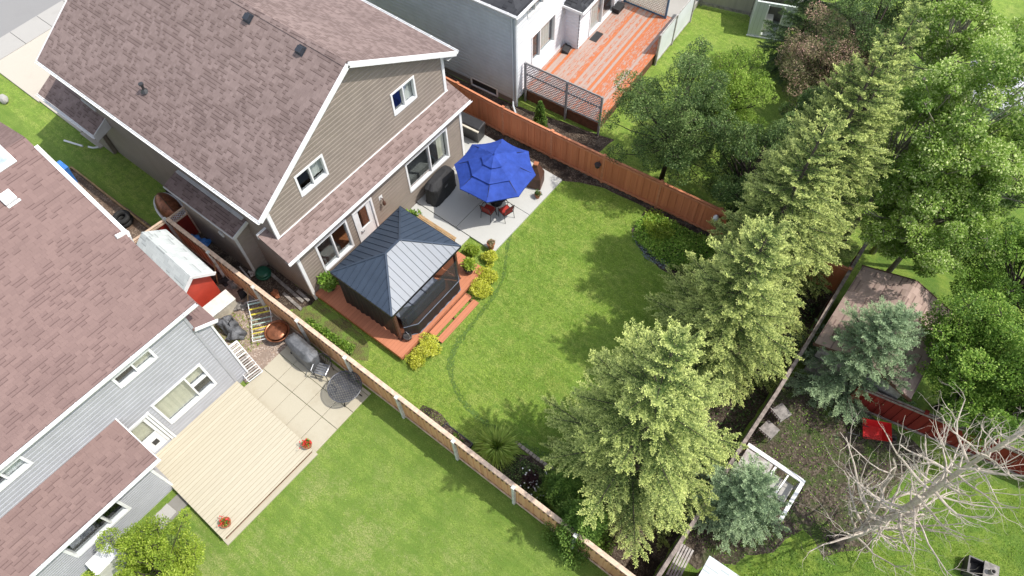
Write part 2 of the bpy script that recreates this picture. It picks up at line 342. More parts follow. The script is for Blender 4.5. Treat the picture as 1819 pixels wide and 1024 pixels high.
K['plastic_w'] = plain('white_plastic', (.72, .71, .66), .4, .08, 4)
K['cream_p'] = plain('cream_plastic', (.60, .55, .45), .5, .12, 4)
K['green_p'] = plain('dark_green_plastic', (.015, .10, .06), .4, .1, 6)
K['blue_p'] = plain('bright_blue_plastic', (.06, .22, .62), .4, .15, 4)
K['pale_blue'] = plain('pale_blue_plastic', (.38, .46, .52), .5, .15, 4)
K['yellow'] = plain('yellow_webbing', (.62, .52, .06), .7, .1, 8)
K['tealw'] = plain('green_white_webbing', (.42, .55, .48), .7, .2, 8)
K['red_paint'] = plain('red_painted_plywood', (.50, .055, .03), .6, .08, 2)
K['red_mach'] = plain('red_enamel', (.55, .02, .02), .3, .08, 4)
K['rubber'] = plain('black_rubber', (.018, .018, .018), .8, .2, 20)
K['wood'] = plain('bare_wood', (.42, .27, .13), .75, .25, 5, stretch=(1, 8, 8))
K['wood_g'] = plain('greyed_timber', (.27, .25, .23), .85, .25, 6)
K['bluepost'] = plain('blue_painted_post', (.07, .16, .25), .6, .12, 6)
K['grey_paint'] = plain('grey_painted_timber', (.27, .27, .275), .7, .15, 6)
K['lattice'] = plain('beige_lattice', (.66, .63, .50), .7, .12, 8)
K['lattice_g'] = plain('grey_lattice', (.55, .51, .52), .8, .2, 8)
K['greenshed'] = boards('pale_green_shed_boards', (.58, .63, .58), (.52, .57, .53), .2, 'v', gapc=(.2, .24, .2))
K['greyroof'] = plain('grey_metal_roof', (.42, .42, .46), .5, .1, 2, stretch=(8, 1, 1))
K['soil'] = speckle('dark_garden_soil', [(.045, .032, .024), (.085, .06, .045), (.16, .13, .10), (.03, .022, .018)], 28)
K['dirt'] = speckle('bare_dirt', [(.075, .058, .042), (.048, .038, .028), (.13, .105, .08), (.05, .075, .02)], 16, dist=.03)
K['gravel'] = speckle('pinkish_gravel', [(.34, .25, .19), (.22, .17, .14), (.48, .40, .34), (.26, .20, .16)], 22)
K['gravel_d'] = speckle('brown_gravel', [(.16, .115, .085), (.10, .075, .06), (.28, .21, .16), (.13, .085, .06)], 20)
K['edge_gr'] = speckle('trimmed_turf_edge', [(.05, .095, .018), (.075, .13, .024), (.09, .12, .03), (.045, .075, .016)], 30, dist=.05)
K['worn'] = speckle('worn_shaded_turf', [(.13, .13, .05), (.17, .18, .055), (.11, .095, .05), (.15, .23, .045)], 26, dist=.04)
m_, t_2, b_2 = nodes('groove_turf'); b_2.inputs['Base Color'].default_value = (.085, .15, .028, 1); b_2.inputs['Roughness'].default_value = .9; L(t_2, ramp(t_2, noise(t_2, 9, 5, .7), .40, .56), b_2.inputs['Alpha']); K['edge_gr'] = m_
K['bark'] = plain('spruce_bark', (.055, .042, .032), .9, .3, 12, bmp=.5)
K['bark_l'] = plain('pale_poplar_bark', (.30, .27, .21), .85, .25, 10, bmp=.4)
K['deadwood'] = plain('bleached_dead_wood', (.56, .485, .41), .8, .25, 8, c2=(.36, .305, .255), bmp=.3)
K['spruce'] = leafmat('spruce_needles', (.040, .078, .016), (.165, .255, .050), (.690, .750, .250), .25)
K['spruce_d'] = leafmat('dark_spruce_needles', (.028, .058, .018), (.070, .130, .035), (.160, .250, .060), .15)
K['spruce_b'] = leafmat('blue_spruce_needles', (.085, .140, .068), (.225, .325, .170), (.430, .550, .300), .22)
K['leaf_d'] = leafmat('dark_green_leaves', (.035, .075, .020), (.120, .205, .048), (.310, .410, .140), .28)
K['leaf_m'] = leafmat('mid_green_leaves', (.050, .115, .014), (.190, .340, .040), (.400, .560, .110), .35)
K['leaf_l'] = leafmat('bright_poplar_leaves', (.080, .165, .024), (.340, .500, .085), (.780, .860, .400), .42)
K['leaf_y'] = leafmat('yellow_green_leaves', (.170, .260, .024), (.340, .460, .045), (.560, .640, .120), .38)
K['leaf_b'] = leafmat('lime_green_leaves', (.120, .220, .026), (.300, .450, .060), (.520, .640, .150), .4)
K['leaf_r'] = leafmat('reddish_leaves', (.130, .160, .055), (.370, .320, .170), (.680, .420, .350), .3)
K['gold'] = leafmat('gold_barberry_leaves', (.360, .400, .036), (.680, .700, .085), (.820, .820, .200), .4)
K['purple'] = leafmat('purple_leaves', (.028, .012, .014), (.060, .022, .026), (.090, .030, .035), .2)
K['cedar'] = leafmat('cedar_foliage', (.060, .125, .024), (.160, .290, .050), (.320, .450, .100), .2)
K['bed_leaf'] = leafmat('flower_bed_leaves', (.110, .240, .030), (.330, .540, .075), (.560, .720, .160), .4)
K['petal_w'] = plain('white_petals', (.80, .80, .76), .7, .05, 10, bmp=0)
K['petal_r'] = plain('red_petals', (.60, .02, .02), .6, .1, 10, bmp=0)
K['silver'] = leafmat('silver_grey_leaves', (.13, .17, .17), (.26, .30, .33), (.40, .44, .50), .15)
K['table_metal'] = plain('grey_cast_metal', (.10, .105, .12), .4, .2, 8, metal=.2)
K['steel'] = plain('grey_steel', (.30, .31, .33), .35, .1, 6, metal=.7)
K['stone'] = concrete('edging_stone', (.34, .29, .24), amt=.5)

# ------------------------------------------------------------------ building helpers
def segs(lo, hi, cuts):
    out = [(lo, hi)]
    for a, b in cuts:
        nx = []
        for p, q in out:
            if b <= p or a >= q: nx.append((p, q)); continue
            if a > p: nx.append((p, a))
            if b < q: nx.append((b, q))
        out = nx
    return [s for s in out if s[1]-s[0] > .005]
def wall(parent, O, U, N, ext, zs, openings, m, t=.12, course=.185, name='wall', lap=.036):
    """vertical wall with lapped siding. ext(z)->(u0,u1); zs = break heights; openings = (u0,u1,z0,z1)"""
    O = Vector(O); U = Vector(U).normalized(); N = Vector(N).normalized(); mb = MB()
    P = lambda u, z, n: O+U*u+Vector((0, 0, z))+N*n
    lo, hi = zs[0], zs[-1]
    br = sorted(set([round(z, 4) for z in zs]+[round(min(max(z, lo), hi), 4) for o in openings for z in o[2:]]))
    for a, b in zip(br[:-1], br[1:]):
        if b-a < .004: continue
        mid = (a+b)/2; cuts = [(o[0], o[1]) for o in openings if o[2] < mid < o[3]]
        ea, eb = ext(a+1e-5), ext(b-1e-5)
        if cuts:
            ss = segs(max(ea[0], eb[0]), min(ea[1], eb[1]), cuts)
            for p, q in ss:
                p0, p1 = (ea[0], eb[0]) if p == max(ea[0], eb[0]) else (p, p); q0, q1 = (ea[1], eb[1]) if q == min(ea[1], eb[1]) else (q, q)
                mb.hexa([P(p0, a, 0), P(q0, a, 0), P(q0, a, -t), P(p0, a, -t), P(p1, b, 0), P(q1, b, 0), P(q1, b, -t), P(p1, b, -t)])
        else: mb.hexa([P(ea[0], a, 0), P(ea[1], a, 0), P(ea[1], a, -t), P(ea[0], a, -t), P(eb[0], b, 0), P(eb[1], b, 0), P(eb[1], b, -t), P(eb[0], b, -t)])
    z = lo; bv = .30
    while z < hi-.02:
        z1 = min(z+course, hi); zb = z1-course*bv if z1-z > course*.6 else z1
        ks = sorted(set([z, zb, z1]+[zz for o in openings for zz in o[2:] if z+.003 < zz < z1-.003]))
        prof = lambda q: lap if q <= zb+1e-6 else lap*(z1-q)/(course*bv)+.002
        for a, b in zip(ks[:-1], ks[1:]):
            mid = (a+b)/2; cuts = [(o[0]-.03, o[1]+.03) for o in openings if o[2] < mid < o[3]]; e0, e1 = ext(a), ext(b)
            for p, q in segs(max(e0[0], e1[0]), min(e0[1], e1[1]), cuts):
                mb.pts([P(p, a, prof(a)), P(q, a, prof(a)), P(q, b, prof(b)), P(p, b, prof(b)), P(p, a, .001), P(q, a, .001)], [(0, 1, 2, 3), (4, 5, 1, 0)] if a == z else [(0, 1, 2, 3)])
        z = z1
    return mb.build(name, m, parent)
def window(parent, O, U, N, u0, u1, z0, z1, splits=(.5,), frame=K['white'], glass=K['glass'], fw=.07, hs=None, blind=None, depth=.09, name='window', closed=None):
    "window as one part: frame with mullions, glass pane and blind as sub-parts"
    O = Vector(O); U = Vector(U).normalized(); N = Vector(N).normalized(); P = lambda u, z, n: O+U*u+Vector((0, 0, z))+N*n
    def bx(mb, a, b, c, d, n0, n1): mb.hexa([P(a, c, n0), P(b, c, n0), P(b, c, n1), P(a, c, n1), P(a, d, n0), P(b, d, n0), P(b, d, n1), P(a, d, n1)])
    mb = MB(); pr = .062
    bx(mb, u0-.03, u0+fw-.02, z0-.03, z1+.03, -depth, pr); bx(mb, u1-fw+.02, u1+.03, z0-.03, z1+.03, -depth, pr)
    bx(mb, u0+fw-.02, u1-fw+.02, z0-.035, z0+fw-.02, -depth, pr+.01); bx(mb, u0+fw-.02, u1-fw+.02, z1-fw+.02, z1+.03, -depth, pr)
    for s in splits: uc = u0+(u1-u0)*s; bx(mb, uc-.028, uc+.028, z0+fw-.02, z1-fw+.02, -depth+.01, pr-.015)
    for (a, b, zf) in (hs or []): zc = z0+(z1-z0)*zf; bx(mb, u0+(u1-u0)*a+.03, u0+(u1-u0)*b-.03, zc-.028, zc+.028, -depth+.012, pr-.02)
    fr = mb.build(name, frame, parent)
    g = MB(); bx(g, u0+.03, u1-.03, z0+.03, z1-.03, -.052, -.046); g.build('pane', glass, fr)
    for (a, b, c, d, m) in (blind or []):
        g = MB(); A, B = u0+(u1-u0)*a+.02, u0+(u1-u0)*b-.02; n = max(8, int((B-A)/.06)); zz0, zz1 = z0+(z1-z0)*c, z0+(z1-z0)*d
        for i in range(n):
            ua, ub = A+(B-A)*i/n, A+(B-A)*(i+1)/n; ka, kb = -.16-.012*math.sin(i*1.7), -.16-.012*math.sin((i+1)*1.7)
            g.pts([P(ua, zz0, ka), P(ub, zz0, kb), P(ub, zz1, kb), P(ua, zz1, ka)], [(0, 1, 2, 3)])
        g.build('blind', m, fr)
    return fr
def roof(parent, quad, m, th=.10, name='roof'):
    mb = MB(); a, b, c = [Vector(p) for p in quad[:3]]; n = (b-a).cross(c-b).normalized()
    if n.z < 0: n = -n
    mb.slab(quad, -n*th); return mb.build(name, m, parent)

# ------------------------------------------------------------------ setting: ground, paving, street
def sheet(name, poly, z, m, wob=0, seed=0):
    pts = [Vector((p[0], p[1])) for p in poly]
    if wob:
        rg = random.Random(seed); out = []
        for i in range(len(pts)):
            a, b = pts[i], pts[(i+1) % len(pts)]; k = max(1, int((b-a).length/.35))
            for j in range(k): q = a.lerp(b, j/k); out.append(Vector((q.x+rg.uniform(-wob, wob), q.y+rg.uniform(-wob, wob))))
        pts = out
    me = bpy.data.meshes.new(name); me.from_pydata([(p.x, p.y, z) for p in pts], [], [tuple(range(len(pts)))]); me.update()
    if me.polygons[0].normal.z < 0: me.flip_normals()
    uv = me.uv_layers.new(name='UVMap')
    for l in me.loops: v = me.vertices[l.vertex_index].co; uv.data[l.index].uv = (v.x, v.y)
    me.materials.append(m); o = bpy.data.objects.new(name, me); col.objects.link(o); return struct(o)
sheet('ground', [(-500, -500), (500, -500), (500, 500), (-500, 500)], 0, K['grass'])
sheet('street', [(-34, -60), (-23.7, -60), (-23.7, 60), (-34, 60)], .004, K['road'])
c = MB()
for k in range(-20, 22): c.box(-23.7, k*1.55+.01, -.05, -22.25, k*1.55+1.54, .10)
struct(c.build('sidewalk', K['walk'], bevel=.01))
c = MB(); c.box(-22.23, -.42, -.05, -18.2, 7.6, .092); c.box(-18.19, -.36, -.05, -14.9, 7.6, .094); c.box(-14.89, -.42, -.05, -13.4, -.21, .06)
struct(c.build('driveway', K['drive'], bevel=.01))
# rear patio slab with control joints
c = MB()
for x0, x1 in ((.07, 2.25), (2.27, 4.30)):
    for y0, y1 in ((5.95, 8.28), (8.30, 10.66)): c.box(x0, y0, -.05, x1, y1, .085)
for x0, x1 in ((-2.6, .05),): c.box(x0, 9.3, -.05, x1, 10.66, .080)
struct(c.build('patio', K['concrete'], bevel=.008))
c = MB(); c.box(.1, 5.20, -.05, 3.02, 5.93, .055); struct(c.build('path', K['concrete'], bevel=.008))
# planting beds and bare ground
sheet('flower_bed_soil', [(-4, 10.68), (4.3, 10.68), (4.9, 11.0), (6.0, 11.42), (8.0, 11.6), (8.1, 10.3), (8.7, 9.75), (10.0, 9.35), (11.7, 9.5), (12.9, 8.6), (13.2, 5), (12.4, 3.2), (12.0, .8), (11.6, .25), (10.6, .05), (9.9, -.2), (9.0, -.1), (9.0, -1.4), (16, -1.4), (16, 12.4), (-4, 11.4)], .006, K['soil'], .04, 1)
sheet('mulch_by_fence', [(6.4, -1.4), (6.4, -.75), (7.1, -.62), (7.9, -.85), (8.3, -1.4)], .006, K['soil'], .04, 2)
sheet('side_yard_soil', [(-9.2, -.1), (-6.2, -1.4), (-.3, -1.4), (-.4, -1.0), (.1, -.35), (.06, -.02), (-9.2, -.02)], .006, K['soil'], .05, 3)
sheet('gravel_strip', [(-13.4, -3.9), (-13.4, -1.86), (-8.1, -1.72), (-6.2, -1.7), (-6.2, -3.9)], .006, K['gravel_d'], .02, 4)
sheet('gravel_yard', [(-3.6, -4.1), (-3.6, -1.5), (.75, -1.5), (.75, -3.3), (.62, -4.1)], .006, K['gravel'], .03, 5)
sheet('side_dirt', [(-6.2, -3.9), (-6.2, -1.5), (-3.6, -1.5), (-3.6, -3.9)], .006, K['soil'], .03, 6)
sheet('dirt_patch', [(16.2, 4.7), (16.3, 8.6), (19.2, 8.6), (21.5, 8.5), (20.8, 6.7), (21.0, 4.2), (20.1, 3.2), (19.2, 3.6), (18.6, 2.2), (17, 0.4), (16.2, .4)], .006, K['dirt'], .12, 7)
sheet('neighbour_side_soil', [(-12, 11.5), (4.5, 12.3), (4.8, 14), (-.1, 13), (-12, 12.2)], .006, K['soil'], .03, 8)
sheet('worn_turf', [(-.2, -1.3), (2.9, -1.25), (3.6, -.7), (3.2, -.2), (2.2, .0), (.1, .0), (-.3, -.6)], .0045, K['worn'], .06, 12)
# the old mowing edge that curves across the lawn
edge = [G(940, 352), G(905, 422), G(892, 498), G(852, 560), G(812, 612), G(800, 655), G(815, 702), G(850, 742), G(900, 777), G(950, 802), G(985, 812)]
def smooth(P, k=8):
    P = [Vector(p) for p in P]; out = []
    for i in range(len(P)-1):
        p0, p1, p2, p3 = P[max(i-1, 0)], P[i], P[i+1], P[min(i+2, len(P)-1)]
        for j in range(k):
            t = j/k; out.append(.5*((2*p1)+(-p0+p2)*t+(2*p0-5*p1+4*p2-p3)*t*t+(-p0+3*p1-3*p2+p3)*t**3))
    return out+[P[-1]]
ep = smooth(edge); rg = random.Random(5); Lf, Rg = [], []
for i, p in enumerate(ep):
    d = (ep[min(i+1, len(ep)-1)]-ep[max(i-1, 0)]).normalized(); nn = Vector((-d.y, d.x, 0)); wd = (.05+.07*min(1, i/30))*rg.uniform(.5, 1.3)
    Lf.append(p+nn*wd); Rg.append(p-nn*wd)
sheet('lawn_groove', Lf+Rg[::-1], .005, K['edge_gr'])
# edging kerb of the front planting bed
ee = smooth([G(915, 787), G(940, 805), G(965, 824), G(990, 838), G(1020, 842), G(1055, 838)], 4); c = MB(); rg = random.Random(3)
for a, b in zip(ee[:-1], ee[1:]):
    a = Vector(a); b = Vector(b); c.bar(a.lerp(b, .05)+Vector((0, 0, .05)), a.lerp(b, .95)+Vector((0, 0, .05)), .13, .12+rg.uniform(-.02, .02))
tag(c.build('garden_edging', K['stone'], bevel=.015), 'curved row of grey edging stones between lawn and front planting bed', 'edging')
# pavers of the near neighbour's terrace
c = MB(); rg = random.Random(9)
for i in range(5):
    for j in range(4):
        x, y = .72+i*.775, -4.12+j*.80
        if y+.79 > -1.55: y1 = -1.6
        else: y1 = y+.785
        z = .05+rg.uniform(-.008, .008); c.box(x, y-(.26 if j == 0 else 0), -.04, x+.76, y1, z)
struct(c.build('paving', K['paver'], bevel=.01))
c = MB(); c.box(1.9, -12.5, -.04, 2.45, -8.15, .03); struct(c.build('concrete_strip', K['found'], bevel=.01))

# ------------------------------------------------------------------ the taupe house
H1 = thing('house', 'two-storey house with taupe siding, white trim and a large brown-pink shingle gable roof', 'house')
WB = 9.1
# upper rear wall (gable)
ez, rz_, ry = 5.45, 8.42, 4.56
def gab(z): return (0, WB) if z <= 5.58 else ((z-5.58)/(8.30-5.58)*ry, WB-(z-5.58)/(8.30-5.58)*(WB-ry))
ux = -.60
def xpl(px, py, x): d = ray(px, py); t = (x-CAM[0])/d[0]; p = CAM+t*d; return p[1], p[2]
wu = [(1.47, 2.74, 4.48, 5.48), (6.28, 7.50, 4.52, 5.54)]
wall(H1, (ux, 0, 0), (0, 1, 0), (1, 0, 0), gab, [3.3, 5.58, 8.28], wu, K['siding_t'])
for o in wu:
    window(H1, (ux, 0, 0), (0, 1, 0), (1, 0, 0), *o[:2], *o[2:], splits=(.5,), blind=[(.5, 1, .15, 1, K['curtain'])] if o[0] < 3 else [(.5, 1, 0, 1, K['curtain'])])
# lower rear wall
lw = [(.84, 2.38, .95, 2.62), (2.76, 3.72, .42, 2.55), (5.74, 8.20, .95, 2.62)]
wall(H1, (.05, 0, 0), (0, 1, 0), (1, 0, 0), lambda z: (0, WB), [0, 3.17], lw, K['siding_t'])
window(H1, (.05, 0, 0), (0, 1, 0), (1, 0, 0), .84, 2.38, .95, 2.62)
window(H1, (.05, 0, 0), (0, 1, 0), (1, 0, 0), 5.74, 8.20, .95, 2.62, splits=(.55,), blind=[(.80, 1, .05, 1, K['cream'])])
# rear door with half window
dr = MB(); dr.box(.0, 2.80, .44, .06, 2.89, 2.52); dr.box(.0, 3.60, .44, .06, 3.69, 2.52); dr.box(.0, 2.89, 2.40, .055, 3.60, 2.52); dr.box(.0, 2.89, .44, .055, 3.60, 1.32)
dr.box(.0, 2.89, 1.32, .05, 3.02, 2.40); dr.box(.0, 3.46, 1.32, .05, 3.60, 2.40)
door = dr.build('door', K['white'], H1)
g = MB(); g.box(.02, 3.02, 1.32, .03, 3.46, 2.40); g.build('pane', K['glass'], door)
g = MB(); g.tube([(.06, 2.94, 1.25), (.12, 2.94, 1.25)], .025, 8); g.box(.12, 2.92, 1.23, .14, 3.05, 1.27); g.build('handle', K['steel'], door)
g = MB(); g.box(-.02, 2.72, .40, .125, 2.80, 2.60); g.box(-.02, 3.69, .40, .125, 3.77, 2.60); g.box(-.02, 2.80, 2.52, .12, 3.69, 2.60); g.build('door_frame', K['white'], H1)
# interior seen through the glass
g = MB(); g.box(-5, .2, .25, -.1, 8.95, .35); g.build('floor', K['wood_floor'], H1)
g = MB(); g.box(-1.4, 1.2, .36, -.4, 2.1, .85); g.box(-1.5, 5.9, .36, -.5, 7.9, .72); g.build('furniture', K['grey_int'], H1)
# side walls
wall(H1, (0, 0, 0), (-1, 0, 0), (0, -1, 0), lambda z: (-.05, 12.6) if z < 3.1 else (.6, 12.6), [0, 3.1, 5.45], [], K['siding_t'])
wall(H1, (0, WB, 0), (-1, 0, 0), (0, 1, 0), lambda z: (-.05, 12.6) if z < 3.1 else (.6, 12.6), [0, 3.1, 5.45], [], K['siding_t'])
g = MB(); g.box(-12.6, .13, 0, -12.5, 8.97, 5.5); g.build('front_wall', K['siding_t'], H1)
# trim
for q in ((.02, -.055, 0, .115, .07, 3.1), (.02, WB-.07, 0, .115, WB+.055, 3.1), (ux-.02, -.055, 3.3, ux+.065, .08, 5.55), (ux-.02, WB-.08, 3.3, ux+.065, WB+.055, 5.55)): t_ = MB(); t_.box(*q); t_.build('corner_trim', K['white'], H1)
g = MB(); g.bar((ux+.035, -.06, 3.53), (ux+.035, WB+.1, 3.53), .07, .12); g.build('flashing_trim', K['white'], H1)
# pent roof over the ground floor
pr = lambda x: 3.58-(x-ux)*.30
PR = MB(); ye0, ye1 = -.45, WB+.42; xo = .32
P0 = [(xo, ye0, pr(xo)), (xo, ye1, pr(xo)), (ux-.02, ye1, pr(ux-.02)), (ux-.02, ye0, pr(ux-.02))]
PR.slab(P0, (0, 0, -.09)); PR.slab([(ux-.02, ye0, pr(ux)), (ux-.02, -.02, pr(ux)), (ux-.5, -.02, pr(ux-.5)), (ux-.5, ye0, pr(ux-.5))], (0, 0, -.09)); PR.slab([(ux-.02, WB+.02, pr(ux)), (ux-.02, ye1, pr(ux)), (ux-.5, ye1, pr(ux-.5)), (ux-.5, WB+.02, pr(ux-.5))], (0, 0, -.09))
pent = PR.build('pent_roof', K['roof_a'], H1)
g = MB(); g.box(ux-.56, ye0, 3.52, ux-.50, -.02, 3.78); g.box(ux-.56, WB+.02, 3.52, ux-.50, ye1, 3.78); g.build('fascia', K['white'], pent)
def gutter(parent, a, b, out, m=K['white'], name='gutter'):
    a = Vector(a); b = Vector(b); o = Vector(out).normalized(); g = MB(); z = Vector((0, 0, 1))
    prof = [(0, 0), (0, -.11), (.075, -.11), (.115, -.04), (.115, .0), (.100, .0), (.100, -.035), (.07, -.095), (.015, -.095), (.015, 0)]
    A = [a+o*p+z*q for p, q in prof]; Bq = [b+o*p+z*q for p, q in prof]; n = len(prof)
    g.pts(A+Bq, [(i, (i+1) % n, n+(i+1) % n, n+i) for i in range(n)]+[tuple(range(n-1, -1, -1)), tuple(range(n, 2*n))])
    k = int((b-a).length/.9)
    for i in range(k): p = a.lerp(b, (i+.5)/k); g.bar(p+o*.0+z*.008, p+o*.118+z*.008, .03, .012)
    return g.build(name, m, parent)
gutter(H1, (xo+.01, ye0-.03, pr(xo)-.01), (xo+.01, ye1+.03, pr(xo)-.01), (1, 0, 0))
g = MB(); g.box(.06, ye0+.02, 3.115, xo-.01, ye1-.02, 3.14); g.build('soffit', K['soffit'], H1)
# main roof
y0, y1 = -.46, WB+.50; zL, zR = 5.36, 5.42; xb, xf = -.26, -12.95
mainr = roof(H1, [(xb, y0, zL), (xf, y0, zL), (xf, ry, 8.45), (xb, ry, 8.45)], K['roof_a'], .08)
roof(H1, [(xf, y1, zR), (xb, y1, zR), (xb, ry, 8.45), (xf, ry, 8.45)], K['roof_a'], .08)
g = MB(); k = 42
for i in range(k):
    xa = xf+(xb-xf)*i/k; xc = xa+(xb-xf)/k*.97; dz = .61*.15
    g.pts([(xa, ry-.16, 8.45-.10+.035), (xc, ry-.16, 8.45-.10+.025), (xc, ry, 8.45+.025), (xa, ry, 8.45+.035), (xc, ry+.16, 8.45-.10+.025), (xa, ry+.16, 8.45-.10+.035)], [(0, 1, 2, 3), (3, 2, 4, 5)])
g.build('ridge_cap', K['roof_a'], mainr)
f_ = MB()
for ya, za in ((y0, zL), (y1, zR)):
    for xx in (xb+.03, xf-.03): f_ = MB(); f_.bar(Vector((xx, ya, za-.10)), Vector((xx, ry+(.004 if ya < 0 else -.004), 8.45-.10)), .055, .19); f_.build('rake_board', K['white'], H1)
g = MB(); g.slab([(xb, y0+.05, zL-.16), (ux+.02, y0+.05, zL-.16), (ux+.02, ry, 8.45-.17), (xb, ry, 8.45-.17)], (0, 0, -.02)); g.slab([(xb, y1-.05, zR-.16), (ux+.02, y1-.05, zR-.16), (ux+.02, ry, 8.45-.17), (xb, ry, 8.45-.17)], (0, 0, -.02)); g.slab([(xf, y0+.03, zL-.14), (xb, y0+.03, zL-.14), (xb, -.02, zL-.14), (xf, -.02, zL-.14)], (0, 0, -.02)); g.slab([(xf, WB+.02, zR-.14), (xb, WB+.02, zR-.14), (xb, y1-.03, zR-.14), (xf, y1-.03, zR-.14)], (0, 0, -.02))
g.build('soffit', K['soffit'], H1)
gutter(H1, (xf-.02, y0-.01, zL-.02), (xb+.04, y0-.01, zL-.02), (0, -1, 0)); gutter(H1, (xf-.02, y1+.01, zR-.02), (xb+.04, y1+.01, zR-.02), (0, 1, 0))
# ceiling so that the sun stays out of the rooms
g = MB(); g.box(-12.4, .2, 5.42, ux-.2, WB-.2, 5.47); g.box(-12.4, .2, 3.02, -.15, WB-.2, 3.08); g.build('ceiling', K['dark_room'], H1)
g = MB(); g.box(-3.2, .15, .36, -3.1, WB-.15, 3.0); g.box(-3.2, .15, 3.1, -3.1, WB-.15, 5.4); g.build('room_wall', K['dark_room'], H1)
# roof vents
def on_roof(y): return zL+(y-y0)*(8.45-zL)/(ry-y0)
sl_ = math.atan((8.45-zL)/(ry-y0))
for px, py in ((442, 34), (535, 91)):
    for z in np.linspace(8.45, 5, 300):
        p = G(px, py, z)
        if on_roof(p[1]) >= z and p[1] < ry: break
    q = MB(); q.hexa([(-.14, -.14, .02), (.14, -.14, .02), (.14, .14, .02), (-.14, .14, .02), (-.11, -.11, .16), (.11, -.11, .16), (.11, .11, .14), (-.11, .11, .14)]); q.box(-.17, -.17, 0, .17, .17, .015)
    o = q.build('roof_vent', K['vent'], mainr, bevel=.012); o.location = (p[0], p[1], on_roof(p[1])+.02); o.rotation_euler = (sl_, 0, 0)
for z in np.linspace(8.45, 5, 300):
    p = G(258, 163, z)
    if on_roof(p[1]) >= z and p[1] < ry: break
q = MB(); q.lathe([(.05, -.1), (.05, .30), (.09, .31), (.09, .37), (.02, .38)], 0, 0, 12); q.lathe([(.16, .0), (.12, .05), (.055, .12)], 0, 0, 12)
o = q.build('plumbing_vent', K['plastic_d'], mainr, smooth=False); o.location = (p[0], p[1], on_roof(p[1]))
# fireplace bump-out on the side with its own low roof
bx0, bx1, by = -6.0, -2.67, -.66
wall(H1, (bx1, by, 0), (-1, 0, 0), (0, -1, 0), lambda z: (0, bx1-bx0), [0, 2.85], [], K['siding_t'])
wall(H1, (bx1, 0, 0), (0, -1, 0), (1, 0, 0), lambda z: (0.015, -by), [0, 2.95], [], K['siding_t'])
wall(H1, (bx0, 0, 0), (0, -1, 0), (-1, 0, 0), lambda z: (0.015, -by), [0, 2.95], [], K['siding_t'])
roof(H1, [(bx1+.25, -.80, 2.90), (bx0-.45, -.80, 2.90), (bx0-.45, -.02, 3.14), (bx1+.25, -.02, 3.14)], K['roof_a'], .08, 'bump_out_roof')
g = MB(); g.bar((bx1+.27, -.82, 2.84), (bx1+.27, -.05, 3.08), .04, .16); g.bar((bx0-.45, -.82, 2.85), (bx1+.29, -.82, 2.85), .035, .08); g.bar((bx0-.3, -.09, 3.20), (bx1+.1, -.09, 3.20), .14, .09); g.bar((bx1+.01, by-.01, 0), (bx1+.01, by-.01, 2.8), .09, .09); g.box(-3.72, by-.10, 1.95, -3.50, by-.016, 2.15)
g.build('bump_out_trim', K['soffit'], H1)
# attached garage at the front
wall(H1, (-12.6, -.2, 0), (-1, 0, 0), (0, -1, 0), lambda z: (0, 2.25), [0, 2.7], [], K['siding_t'])
g = MB(); g.box(-14.85, -.19, 0, -12.7, 7, 2.6); g.build('garage_wall', K['siding_t'], H1)
roof(H1, [(-11.15, -.78, 2.62), (-15.15, -.78, 2.62), (-15.15, 2.6, 4.2), (-11.15, 2.6, 4.2)], K['roof_a'], .09, 'garage_roof')
gutter(H1, (-15.2, -.79, 2.62), (-11.1, -.79, 2.62), (0, -1, 0)); g = MB(); g.slab([(-11.13, -.82, 2.66), (-11.13, -.82, 2.3), (-11.13, -.02, 2.5), (-11.13, -.02, 3.03)], (.04, 0, 0)); g.bar((-12.45, -.05, 3.3), (-11.55, -.05, 3.2), .08, .10); g.build('garage_trim', K['soffit'], H1)
# wall lamp beside the door
g = MB(); g.box(.05, 4.12, 2.02, .09, 4.30, 2.24); wl = g.build('wall_lamp', K['white'], H1)
g = MB(); g.tube([(.09, 4.2, 2.12), (.22, 4.2, 2.16), (.24, 4.2, 2.05)], .018, 8); g.lathe([(.06, 1.82), (.075, 1.88), (.06, 1.98), (.02, 2.05)], .24, 4.2, 10); g.build('lamp_shade', K['brown'], wl)

# ------------------------------------------------------------------ the near grey house (slightly turned)
LA = R(-1.75)
H2 = thing('house', 'pale grey sided house with a rose-brown shingle roof and beige blinds at the windows', 'house', (.45, -4.3, 0), LA)
def l2(p):  # world -> local of H2
    x, y = p[0]-.45, p[1]+4.3; c, s = math.cos(-LA), math.sin(-LA); return (x*c-y*s, x*s+y*c, p[2] if len(p) > 2 else 0)
sw = K['siding_w']
w2 = [(.56, 2.46, 1.12, 2.68), (1.33, 2.62, 4.45, 5.05), (5.62, 6.9, 4.45, 5.05), (2.68, 3.62, .36, 2.50)]
wall(H2, (0, 0, 0), (0, -1, 0), (1, 0, 0), lambda z: (0, 13), [0, 5.2], w2, sw, lap=.032)
window(H2, (0, 0, 0), (0, -1, 0), (1, 0, 0), *w2[0], splits=(.34,), hs=[(0, .34, .5)], blind=[(.34, 1, 0, 1, K['cream']), (0, .34, .5, 1, K['cream'])])
window(H2, (0, 0, 0), (0, -1, 0), (1, 0, 0), *w2[1], blind=[(0, .5, 0, 1, K['cream'])])
window(H2, (0, 0, 0), (0, -1, 0), (1, 0, 0), *w2[2], blind=[(0, .5, 0, 1, K['curtain'])])
g = MB(); g.box(-.05, -3.55, .38, .0, -2.95, 1.35); g.box(-.05, -3.55, 2.3, 0, -2.95, 2.42); g.box(-.05, -2.97, .38, 0, -2.86, 2.42); g.box(-.05, -3.58, .38, 0, -3.52, 2.42)
